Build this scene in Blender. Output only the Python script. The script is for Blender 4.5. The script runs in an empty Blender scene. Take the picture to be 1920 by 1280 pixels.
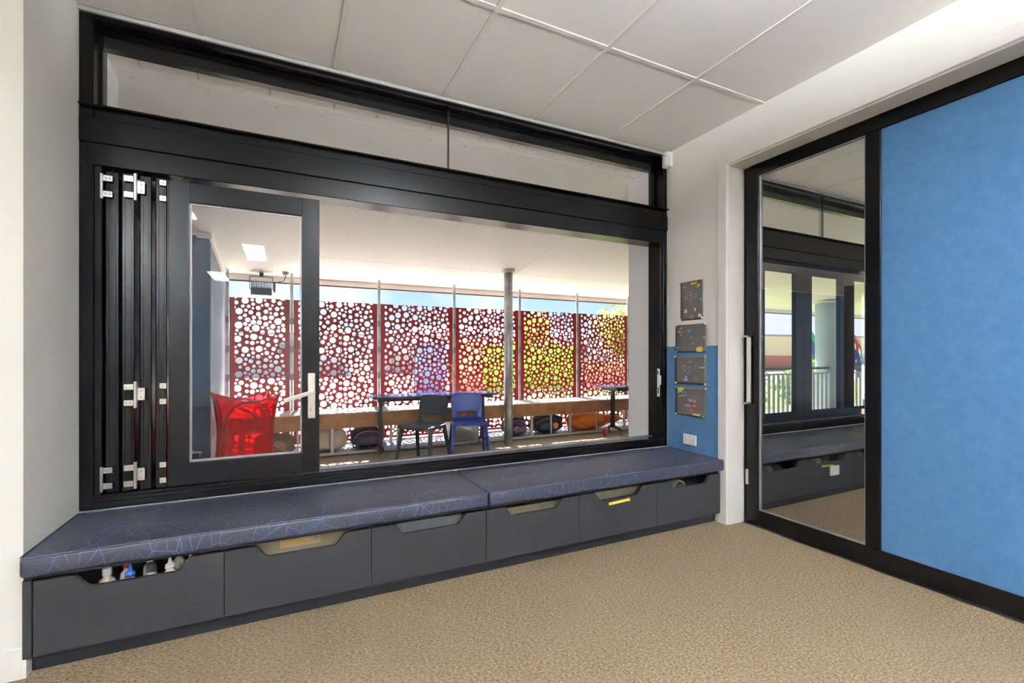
import bpy, bmesh, math, random
from mathutils import Vector, Matrix, geometry, noise
PI = math.pi
sc = bpy.context.scene
col = sc.collection
random.seed(7)

# ------------------------------------------------------------ camera
YAW = math.atan(427/875)
CAMH = 1.105
cd = bpy.data.cameras.new('camera')
cam = bpy.data.objects.new('camera', cd); col.objects.link(cam)
cd.sensor_width = 36; cd.lens = 875/1920*36; cd.shift_y = 26/1920
cd.clip_start = .02; cd.clip_end = 400
cam.location = (0, 0, CAMH); cam.rotation_euler = (PI/2, 0, -YAW)
sc.camera = cam

# ------------------------------------------------------------ world, sun, exposure
vs = sc.view_settings
vs.view_transform = 'Standard'; vs.look = 'None'; vs.gamma = 1; vs.use_curve_mapping = False
vs.exposure = 2.25
SKY = .25
SUN = 7.2
LED = 4.0
PEND_FILL = 185.0  # upward emission of the added light bars that brighten the ceilings
w = bpy.data.worlds.new('sky'); sc.world = w; w.use_nodes = True
nt = w.node_tree; nt.nodes.clear()
def wn(t, **k):
    n = nt.nodes.new(t)
    for a, v in k.items(): setattr(n, a, v)
    return n
tc = wn('ShaderNodeTexCoord'); sx = wn('ShaderNodeSeparateXYZ'); nt.links.new(tc.outputs['Generated'], sx.inputs[0])
rp = wn('ShaderNodeValToRGB')
e = rp.color_ramp.elements
e[0].position = 0; e[0].color = (.66, .84, 1, 1)
e[1].position = .7; e[1].color = (.20, .45, .90, 1)
m_ = rp.color_ramp.elements.new(.22); m_.color = (.36, .64, .98, 1)
nt.links.new(sx.outputs['Z'], rp.inputs[0])
nz = wn('ShaderNodeTexNoise'); nz.inputs['Scale'].default_value = 5; nz.inputs['Detail'].default_value = 5
nt.links.new(tc.outputs['Generated'], nz.inputs['Vector'])
cr = wn('ShaderNodeValToRGB'); cr.color_ramp.elements[0].position = .5; cr.color_ramp.elements[1].position = .68
nt.links.new(nz.outputs['Fac'], cr.inputs[0])
mx = wn('ShaderNodeMixRGB'); mx.inputs['Color2'].default_value = (1, 1, 1, 1)
nt.links.new(cr.outputs['Color'], mx.inputs['Fac']); nt.links.new(rp.outputs['Color'], mx.inputs['Color1'])
bg = wn('ShaderNodeBackground'); bg.inputs['Strength'].default_value = SKY
nt.links.new(mx.outputs[0], bg.inputs['Color'])
wo = wn('ShaderNodeOutputWorld'); nt.links.new(bg.outputs[0], wo.inputs['Surface'])

sl = bpy.data.lights.new('sun', 'SUN'); sl.energy = SUN; sl.angle = .009; sl.color = (1, .95, .86)
so = bpy.data.objects.new('sun', sl); col.objects.link(so)
_d = Vector((-.10, -1, -1.5))                      # direction the light travels
so.rotation_euler = _d.to_track_quat('-Z', 'Y').to_euler()
so.location = (3, 20, 25)

# ------------------------------------------------------------ materials
MATS = {}
def mat(name, c, rough=.5, metal=0, spec=.5, var=0, vscale=8, bump=0, bscale=200, emit=0, alpha=1, sheen=0, coat=0, c2=None):
    if name in MATS: return MATS[name]
    m = bpy.data.materials.new(name); m.use_nodes = True
    n = m.node_tree.nodes; L = m.node_tree.links
    b = n['Principled BSDF']
    b.inputs['Base Color'].default_value = (*c, 1)
    b.inputs['Roughness'].default_value = rough; b.inputs['Metallic'].default_value = metal
    b.inputs['Specular IOR Level'].default_value = spec
    b.inputs['Sheen Weight'].default_value = sheen
    b.inputs['Coat Weight'].default_value = coat
    t = n.new('ShaderNodeTexCoord')
    if var or c2:
        z = n.new('ShaderNodeTexNoise'); z.inputs['Scale'].default_value = vscale; z.inputs['Detail'].default_value = 4
        L.new(t.outputs['Object'], z.inputs['Vector'])
        r = n.new('ShaderNodeValToRGB')
        a = c2 or tuple(min(1, x*(1+var)) for x in c)
        r.color_ramp.elements[0].position = .35; r.color_ramp.elements[1].position = .65
        r.color_ramp.elements[0].color = (*[x*(1-var) for x in c], 1); r.color_ramp.elements[1].color = (*a, 1)
        L.new(z.outputs['Fac'], r.inputs[0]); L.new(r.outputs[0], b.inputs['Base Color'])
    if bump:
        z = n.new('ShaderNodeTexNoise'); z.inputs['Scale'].default_value = bscale; z.inputs['Detail'].default_value = 3
        L.new(t.outputs['Object'], z.inputs['Vector'])
        u = n.new('ShaderNodeBump'); u.inputs['Strength'].default_value = bump; u.inputs['Distance'].default_value = .004
        L.new(z.outputs['Fac'], u.inputs['Height']); L.new(u.outputs[0], b.inputs['Normal'])
    if emit:
        b.inputs['Emission Color'].default_value = (*c, 1); b.inputs['Emission Strength'].default_value = emit
    MATS[name] = m
    return m
def glass(name, fac=None, tint=(1, 1, 1), rough=0):
    m = bpy.data.materials.new(name); m.use_nodes = True
    n = m.node_tree.nodes; L = m.node_tree.links; n.clear()
    o = n.new('ShaderNodeOutputMaterial'); x = n.new('ShaderNodeMixShader')
    t = n.new('ShaderNodeBsdfTransparent'); t.inputs[0].default_value = (*tint, 1)
    g = n.new('ShaderNodeBsdfGlossy'); g.inputs['Roughness'].default_value = rough
    # a thin pane: both surfaces' reflection is carried by the face the ray enters, none inside the sheet
    ge = n.new('ShaderNodeNewGeometry'); iv = n.new('ShaderNodeMath'); iv.operation = 'SUBTRACT'; iv.inputs[0].default_value = 1
    L.new(ge.outputs['Backfacing'], iv.inputs[1])
    k = n.new('ShaderNodeMath'); k.operation = 'MULTIPLY'; k.use_clamp = True; L.new(iv.outputs[0], k.inputs[1])
    if fac is None:
        f = n.new('ShaderNodeFresnel'); f.inputs[0].default_value = 1.5
        d = n.new('ShaderNodeMath'); d.operation = 'MULTIPLY'; d.inputs[1].default_value = 1.4; L.new(f.outputs[0], d.inputs[0]); L.new(d.outputs[0], k.inputs[0])
    else: k.inputs[0].default_value = fac
    L.new(k.outputs[0], x.inputs[0])
    L.new(t.outputs[0], x.inputs[1]); L.new(g.outputs[0], x.inputs[2]); L.new(x.outputs[0], o.inputs[0])
    MATS[name] = m
    return m
def translucent(name, c, fac=.5, rough=.15):
    m = bpy.data.materials.new(name); m.use_nodes = True
    n = m.node_tree.nodes; L = m.node_tree.links
    b = n['Principled BSDF']; b.inputs['Base Color'].default_value = (*c, 1); b.inputs['Roughness'].default_value = rough
    t = n.new('ShaderNodeBsdfTransparent'); t.inputs[0].default_value = (*[min(1, v*1.1+.02) for v in c], 1)
    tl = n.new('ShaderNodeBsdfTranslucent'); tl.inputs[0].default_value = (*c, 1)
    a = n.new('ShaderNodeMixShader'); a.inputs[0].default_value = .45
    L.new(b.outputs[0], a.inputs[1]); L.new(tl.outputs[0], a.inputs[2])
    x = n.new('ShaderNodeMixShader'); x.inputs[0].default_value = fac
    L.new(a.outputs[0], x.inputs[1]); L.new(t.outputs[0], x.inputs[2])
    L.new(x.outputs[0], n['Material Output'].inputs[0])
    MATS[name] = m
    return m

WHITE = mat('wall_paint', (.80, .79, .75), .6, bump=.03, bscale=300)
TRIMW = mat('trim_paint', (.82, .80, .77), .35)
CEILT = mat('ceiling_tile', (.84, .82, .80), .8, var=.03, vscale=250, bump=.15, bscale=350)
TBAR = mat('grid_bar', (.77, .76, .735), .6)
BLACK = mat('black_aluminium', (.0025, .0023, .0026), .24, spec=.18)
BLACKG = mat('black_aluminium_leaf', (.0030, .0031, .0042), .24, spec=.18)
SILVER = mat('brushed_steel', (.62, .60, .57), .32, metal=1)
ALUM = mat('sill_aluminium', (.34, .34, .37), .4, metal=.6)
GALV = mat('galvanised_steel', (.50, .53, .54), .42, metal=.75, var=.25, vscale=9)
LAM = mat('charcoal_laminate', (.0185, .018, .0195), .65, spec=.15, var=.12, vscale=300, bump=.05, bscale=500)
KICK = mat('charcoal_kick', (.009, .009, .011), .65, spec=.15)
RENDER = mat('textured_render', (.74, .74, .76), .8, var=.05, vscale=120, bump=.5, bscale=140)
SOFF = mat('soffit_paint', (.93, .92, .89), .6)
SOFJ = mat('soffit_joint', (.45, .45, .43), .8)
RED = mat('red_powder_coat', (.33, .011, .015), .42, var=.10, vscale=3)
NAVY = mat('navy_panel', (.018, .085, .215), .14, spec=.6)
CORR = mat('corrugated_blue_grey', (.30, .37, .46), .35, metal=.3)
CONC = mat('verandah_concrete', (.29, .235, .175), .75, var=.12, vscale=12, bump=.15, bscale=90)
GROUND = mat('pale_paving', (.62, .60, .55), .9, var=.1, vscale=.6)
BENCHW = mat('brown_bench_board', (.30, .135, .055), .38, var=.25, vscale=7)
BENCHT = mat('bench_top_grey', (.46, .43, .42), .4)
RACK = mat('rack_steel', (.58, .57, .53), .4, metal=.5)
OUTW = mat('white_plastic', (.86, .85, .83), .3)
BLKP = mat('black_plastic', (.016, .016, .018), .4)
CLEAR = glass('window_glass')
DOORG = glass('door_glass', .36)

def pin_fabric():
    m = mat('blue_pin_fabric', (.062, .205, .440), .85, sheen=.25)
    n = m.node_tree.nodes; L = m.node_tree.links; b = n['Principled BSDF']
    t = n.new('ShaderNodeTexCoord')
    z = n.new('ShaderNodeTexNoise'); z.inputs['Scale'].default_value = 16; z.inputs['Detail'].default_value = 8; z.inputs['Roughness'].default_value = .75
    L.new(t.outputs['Object'], z.inputs['Vector'])
    r = n.new('ShaderNodeValToRGB'); r.color_ramp.elements[0].position = .3; r.color_ramp.elements[1].position = .72
    r.color_ramp.elements[0].color = (.033, .118, .262, 1); r.color_ramp.elements[1].color = (.051, .155, .308, 1)
    L.new(z.outputs['Fac'], r.inputs[0]); L.new(r.outputs[0], b.inputs['Base Color'])
    z2 = n.new('ShaderNodeTexNoise'); z2.inputs['Scale'].default_value = 180; L.new(t.outputs['Object'], z2.inputs['Vector'])
    u = n.new('ShaderNodeBump'); u.inputs['Strength'].default_value = .25; u.inputs['Distance'].default_value = .003
    L.new(z2.outputs['Fac'], u.inputs['Height']); L.new(u.outputs[0], b.inputs['Normal'])
    return m
PIN = pin_fabric()

def carpet():
    m = mat('carpet', (.4, .3, .2), .95, spec=.1)
    n = m.node_tree.nodes; L = m.node_tree.links; b = n['Principled BSDF']
    t = n.new('ShaderNodeTexCoord')
    mp = n.new('ShaderNodeMapping'); mp.inputs['Scale'].default_value = (1, 1.5, 1); L.new(t.outputs['Object'], mp.inputs['Vector'])
    z = n.new('ShaderNodeTexNoise'); z.inputs['Scale'].default_value = 85; z.inputs['Detail'].default_value = 5; z.inputs['Roughness'].default_value = .8
    L.new(mp.outputs[0], z.inputs['Vector'])
    r = n.new('ShaderNodeValToRGB'); E_ = r.color_ramp.elements
    E_[0].position = .34; E_[0].color = (.026, .022, .014, 1); E_[1].position = .70; E_[1].color = (.43, .325, .215, 1)
    k = E_.new(.45); k.color = (.150, .110, .066, 1)
    k = E_.new(.56); k.color = (.265, .198, .125, 1)
    L.new(z.outputs['Fac'], r.inputs[0])
    z2 = n.new('ShaderNodeTexNoise'); z2.inputs['Scale'].default_value = 55; z2.inputs['Detail'].default_value = 2; L.new(mp.outputs[0], z2.inputs['Vector'])
    hs = n.new('ShaderNodeMixRGB'); hs.blend_type = 'OVERLAY'; hs.inputs[0].default_value = .14
    L.new(r.outputs[0], hs.inputs[1]); L.new(z2.outputs['Color'], hs.inputs[2])
    L.new(hs.outputs[0], b.inputs['Base Color'])
    u = n.new('ShaderNodeBump'); u.inputs['Strength'].default_value = .6; u.inputs['Distance'].default_value = .006
    L.new(z.outputs['Fac'], u.inputs['Height']); L.new(u.outputs[0], b.inputs['Normal'])
    return m
CARPET = carpet()

def cushion_fabric():
    m = mat('patterned_upholstery', (.04, .04, .06), .45, sheen=.02, spec=.5)
    n = m.node_tree.nodes; L = m.node_tree.links; b = n['Principled BSDF']
    t = n.new('ShaderNodeTexCoord')
    def edges(scale, w, off):
        mp = n.new('ShaderNodeMapping'); mp.inputs['Location'].default_value = off; L.new(t.outputs['Object'], mp.inputs['Vector'])
        v = n.new('ShaderNodeTexVoronoi'); v.feature = 'DISTANCE_TO_EDGE'; v.inputs['Scale'].default_value = scale
        L.new(mp.outputs[0], v.inputs['Vector'])
        lt = n.new('ShaderNodeMath'); lt.operation = 'LESS_THAN'; lt.inputs[1].default_value = w
        L.new(v.outputs['Distance'], lt.inputs[0]); return lt
    # fans of straight lines inside each big cell: angle around the cell's own centre
    mp = n.new('ShaderNodeMapping'); L.new(t.outputs['Object'], mp.inputs['Vector'])
    v = n.new('ShaderNodeTexVoronoi'); v.inputs['Scale'].default_value = 9.5; L.new(mp.outputs[0], v.inputs['Vector'])
    sc_ = n.new('ShaderNodeVectorMath'); sc_.operation = 'SUBTRACT'
    L.new(t.outputs['Object'], sc_.inputs[0]); L.new(v.outputs['Position'], sc_.inputs[1])
    sp = n.new('ShaderNodeSeparateXYZ'); L.new(sc_.outputs[0], sp.inputs[0])
    ad = n.new('ShaderNodeMath'); ad.operation = 'ADD'; L.new(sp.outputs['Y'], ad.inputs[0]); L.new(sp.outputs['Z'], ad.inputs[1])
    an = n.new('ShaderNodeMath'); an.operation = 'ARCTAN2'; L.new(ad.outputs[0], an.inputs[0]); L.new(sp.outputs['X'], an.inputs[1])
    ml = n.new('ShaderNodeMath'); ml.operation = 'MULTIPLY'; ml.inputs[1].default_value = 13/(2*PI); L.new(an.outputs[0], ml.inputs[0])
    fr = n.new('ShaderNodeMath'); fr.operation = 'FRACT'; L.new(ml.outputs[0], fr.inputs[0])
    ln = n.new('ShaderNodeMath'); ln.operation = 'LESS_THAN'; ln.inputs[1].default_value = .05; L.new(fr.outputs[0], ln.inputs[0])
    a = edges(9.5, .010, (0, 0, 0))
    mxm = n.new('ShaderNodeMath'); mxm.operation = 'MAXIMUM'; L.new(a.outputs[0], mxm.inputs[0]); L.new(ln.outputs[0], mxm.inputs[1])
    c = n.new('ShaderNodeMixRGB'); c.inputs[1].default_value = (.015, .0165, .028, 1); c.inputs[2].default_value = (.055, .090, .215, 1)
    L.new(mxm.outputs[0], c.inputs[0]); L.new(c.outputs[0], b.inputs['Base Color'])
    z = n.new('ShaderNodeTexNoise'); z.inputs['Scale'].default_value = 700; L.new(t.outputs['Object'], z.inputs['Vector'])
    u = n.new('ShaderNodeBump'); u.inputs['Strength'].default_value = .2; u.inputs['Distance'].default_value = .002
    L.new(z.outputs['Fac'], u.inputs['Height']); L.new(u.outputs[0], b.inputs['Normal'])
    return m
UPH = cushion_fabric()

# ------------------------------------------------------------ mesh helpers
def smooth_bm(bm, ang=.6):
    for f in bm.faces: f.smooth = True
    for ed in bm.edges:
        if len(ed.link_faces) == 2 and ed.calc_face_angle(0) > ang: ed.smooth = False
def obj(name, bm, m, parent=None, smooth=False, kind=None):
    if smooth: smooth_bm(bm)
    me = bpy.data.meshes.new(name); bm.to_mesh(me); bm.free()
    for q in (m if isinstance(m, (list, tuple)) else [m]): me.materials.append(q)
    o = bpy.data.objects.new(name, me); col.objects.link(o)
    if parent is not None: o.parent = parent
    if kind: o['kind'] = kind
    return o
def tag(o, label, cat, group=None):
    o['label'] = label; o['category'] = cat
    if group: o['group'] = group
    return o
def thing(name, label, cat, loc=(0, 0, 0), rz=0, group=None):
    o = bpy.data.objects.new(name, None); col.objects.link(o); o.empty_display_size = .1
    o.location = loc; o.rotation_euler = (0, 0, rz)
    return tag(o, label, cat, group)
def struct_root(name, loc=(0, 0, 0), label=None):
    o = bpy.data.objects.new(name, None); col.objects.link(o); o.location = loc; o['kind'] = 'structure'
    if label: o['label'] = label
    return o
def struct(name, bm, m, **k):
    o = obj(name, bm, m, **k); o['kind'] = 'structure'; return o
def copy_tree(o, parent=None):
    c = o.copy(); col.objects.link(c)
    c.parent = parent
    for ch in list(o.children): copy_tree(ch, c)
    return c
def B(): return bmesh.new()
def bx(bm, x0, x1, y0, y1, z0, z1, bev=0, mi=0, seg=2):
    vs_ = [bm.verts.new((x, y, z)) for x in (x0, x1) for y in (y0, y1) for z in (z0, z1)]
    fs = [bm.faces.new([vs_[i] for i in q]) for q in ((0, 1, 3, 2), (4, 6, 7, 5), (0, 4, 5, 1), (2, 3, 7, 6), (0, 2, 6, 4), (1, 5, 7, 3))]
    for f in fs: f.material_index = mi
    if bev:
        es = list({ed for f in fs for ed in f.edges})
        bmesh.ops.bevel(bm, geom=es, offset=bev, segments=seg, profile=.6, affect='EDGES')
    return fs
def box(x0, x1, y0, y1, z0, z1, bev=0):
    bm = B(); bx(bm, x0, x1, y0, y1, z0, z1, bev); return bm
def boxes(l, bev=0):
    bm = B()
    for q in l: bx(bm, *q, bev)
    return bm
def cyl(bm, p, q, r, r2=None, n=12, cap=True):
    p, q = Vector(p), Vector(q); d = (q-p); r2 = r if r2 is None else r2
    R = d.to_track_quat('Z', 'Y').to_matrix()
    a = []; b = []
    for i in range(n):
        t = 2*PI*i/n; v = R @ Vector((math.cos(t), math.sin(t), 0))
        a.append(bm.verts.new(p+v*r)); b.append(bm.verts.new(q+v*r2))
    for i in range(n): bm.faces.new((a[i], a[(i+1) % n], b[(i+1) % n], b[i]))
    if cap: bm.faces.new(a[::-1]); bm.faces.new(b)
def tube(bm, pts, r, n=8, closed=False, cap=True):
    pts = [Vector(p) for p in pts]; N = len(pts); rings = []
    rr = r if isinstance(r, (list, tuple)) else [r]*N
    for i, p in enumerate(pts):
        a = pts[(i-1) % N] if (closed or i) else p
        b = pts[(i+1) % N] if (closed or i < N-1) else p
        R = (b-a).to_track_quat('Z', 'Y').to_matrix()
        rings.append([bm.verts.new(p + R @ Vector((math.cos(2*PI*k/n), math.sin(2*PI*k/n), 0))*rr[i]) for k in range(n)])
    for i in range(N if closed else N-1):
        a, b = rings[i], rings[(i+1) % N]
        # match nearest start vertex to avoid twists
        s = min(range(n), key=lambda s: (a[0].co-b[s].co).length)
        for k in range(n): bm.faces.new((a[k], a[(k+1) % n], b[(k+1+s) % n], b[(k+s) % n]))
    if cap and not closed:
        bm.faces.new(rings[0][::-1]); bm.faces.new(rings[-1])
def lathe(bm, prof, c=(0, 0, 0), n=16, cap=True):
    rings = [[bm.verts.new((c[0]+r*math.cos(2*PI*k/n), c[1]+r*math.sin(2*PI*k/n), c[2]+z)) for k in range(n)] for r, z in prof]
    for a, b in zip(rings, rings[1:]):
        for k in range(n): bm.faces.new((a[k], a[(k+1) % n], b[(k+1) % n], b[k]))
    if cap: bm.faces.new(rings[0][::-1]); bm.faces.new(rings[-1])
def prism(bm, poly, axis, a, b):
    """extrude 2D polygon; axis 'y': poly is (x,z); 'x': (y,z); 'z': (x,y)"""
    def P(u, v, w): return {'y': (u, w, v), 'x': (w, u, v), 'z': (u, v, w)}[axis]
    A = [bm.verts.new(P(u, v, a)) for u, v in poly]; C = [bm.verts.new(P(u, v, b)) for u, v in poly]
    bm.faces.new(A); bm.faces.new(C[::-1])
    n = len(poly)
    for i in range(n): bm.faces.new((A[i], C[i], C[(i+1) % n], A[(i+1) % n]))
    bmesh.ops.recalc_face_normals(bm, faces=bm.faces)
def frame_rects(x0, x1, z0, z1, l, r, b, t):
    return [(x0, x0+l, z0, z1), (x1-r, x1, z0, z1), (x0+l, x1-r, z0, z0+b), (x0+l, x1-r, z1-t, z1)]
def blob(bm, c, s, seed=0, amp=.12, fr=2.2, sub=4, power=2.6):
    r = bmesh.ops.create_icosphere(bm, subdivisions=sub, radius=1)
    for v in r['verts']:
        d = v.co.normalized()
        k = (abs(d.x)**power+abs(d.y)**power+abs(d.z)**power)**(-1/power)
        k *= 1+amp*noise.noise(d*fr+Vector((seed*7.1, seed*3.3, 1.7)))
        p = d*k
        v.co = Vector((c[0]+p.x*s[0], c[1]+p.y*s[1], c[2]+p.z*s[2]))
    for f in bm.faces: f.smooth = True
    return r['verts']

# ------------------------------------------------------------ key dimensions
XL, XR = -.805, 2.60          # alcove left wall, right wall
WY = 2.655                    # inner face of the window frame
CZ = 2.625                    # ceiling
FY = 2.175                    # face of the wall left of the alcove
DX = 3.755                    # offset of the adjoining room's alcove
BACK = -6.6; FARL = -4.2; FARR = 7.4

# ------------------------------------------------------------ room shell
struct('floor', box(FARL, FARR, BACK, 2.9, -.12, 0), CARPET)
# ceiling: grid bars with separate tiles
xs = [.243-.6*k for k in range(8, 0, -1)] + [.243+.6*k for k in range(0, 12)]
ys = [1.87-1.2*k for k in range(7, -1, -1)]
ceil_root = struct('ceiling', box(FARL, FARR, BACK, 2.66, CZ+.03, CZ+.12), TBAR)
gx = [FARL]+[x for x in xs if FARL+.05 < x < FARR-.05]+[FARR]
gy = [BACK]+[y for y in ys if y > BACK+.05]+[WY]
tilecache = {}
LEDS = [(-.385, -2.52, 0), (-1.125, -5.15, 0), (-1.0, -.25, 0), (1.05, -.75, 0), (1.6, -2.9, 0), (1.6, -5.15, 0), (4.6, -.2, 0), (4.6, -2.6, 0)]
grid = B()
for i, x in enumerate(gx):
    if 0 < i < len(gx)-1: bx(grid, x-.012, x+.012, BACK, WY, CZ-.0005, CZ+.03)
for j, y in enumerate(gy):
    if 0 < j < len(gy)-1: bx(grid, FARL, FARR, y-.012, y+.012, CZ-.0002, CZ+.03)
obj('ceiling_grid', grid, TBAR, ceil_root)
for i in range(len(gx)-1):
    for j in range(len(gy)-1):
        wx, wy = gx[i+1]-gx[i]-.026, gy[j+1]-gy[j]-.026
        key = (round(wx, 3), round(wy, 3))
        if key not in tilecache:
            o = obj('ceiling_tile', box(-wx/2, wx/2, -wy/2, wy/2, 0, .02), CEILT, ceil_root); tilecache[key] = o.data
        else:
            o = bpy.data.objects.new('ceiling_tile', tilecache[key]); col.objects.link(o); o.parent = ceil_root
        o.location = ((gx[i]+gx[i+1])/2, (gy[j]+gy[j+1])/2, CZ+.004)
# grey shadow trim along the window head
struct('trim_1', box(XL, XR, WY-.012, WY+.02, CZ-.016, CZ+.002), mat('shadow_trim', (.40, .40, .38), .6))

struct('wall_left', box(XL-.3, XL, FY, 3.04, 0, CZ+.1), WHITE)
struct('wall_front', box(FARL, XL-.3, FY, FY+.12, 0, CZ+.1), WHITE)
struct('wall_far_left', box(FARL-.1, FARL, BACK, FY+.12, 0, CZ+.1), WHITE)
struct('wall_back', box(FARL-.1, FARR+.1, BACK-.1, BACK, 0, CZ+.1), WHITE)
RWO = [(XR, XR+.33, 2.117, 3.04, 0, CZ+.1), (XR, XR+.14, -1.7, 2.117, 2.345, CZ+.1), (XR+.19, XR+.33, -1.7, 2.117, 2.345, CZ+.1), (XR+.14, XR+.19, -1.7, 2.117, 2.39, CZ+.1),
       (XR, XR+.33, BACK, -1.7, 0, CZ+.1)]
struct('wall_right', boxes(RWO), WHITE)
struct('wall_far_right', box(FARR, FARR+.1, BACK, 3.04, 0, CZ+.1), WHITE)
# faint vertical sheet joint above the door is left to the paint; exterior wall with the two window openings
OX0, OX1, OZ0, OZ1 = -.765, 2.555, .375, 2.56
ext = B()
bx(ext, -4.2, OX0, 2.80, 3.04, -.1, 2.72); bx(ext, OX1, OX0+DX, 2.80, 3.04, -.1, 2.72); bx(ext, OX1+DX, 13, 2.80, 3.04, -.1, 2.72)
for o_ in (0, DX):
    bx(ext, OX0+o_, OX1+o_, 2.80, 3.04, -.1, OZ0); bx(ext, OX0+o_, OX1+o_, 2.80, 3.04, OZ1, 2.72)
    bx(ext, XL+o_, XR+o_, 2.665, 2.80, 0, .42)
struct('wall_outside', ext, RENDER)
struct('wall_adjoining_front', box(XR+DX, FARR, FY, 2.8, 0, CZ+.1), WHITE)

# skirting
struct('baseboard_left', boxes([(FARL, XL-.003, FY-.012, FY+.001, 0, .105), (XL-.004, XL+.012, FY-.012, FY+.03, 0, .105)], .002), TRIMW)
struct('baseboard_right', box(XR-.014, XR+.001, 2.181, 2.245, 0, .065, .002), TRIMW)

# door casing
cas = B()
bx(cas, XR-.018, XR+.002, 2.117, 2.182, 0, 2.41, .003); bx(cas, XR-.018, XR+.002, -1.765, 2.117, 2.345, 2.41, .003)
bx(cas, XR-.018, XR+.002, -1.765, -1.70, 0, 2.345, .003)
bx(cas, XR+.002, XR+.125, 2.1125, 2.118, 0, 2.345); bx(cas, XR+.002, XR+.135, -1.69, 2.112, 2.338, 2.345)
struct('trim_2', cas, TRIMW)

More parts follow.
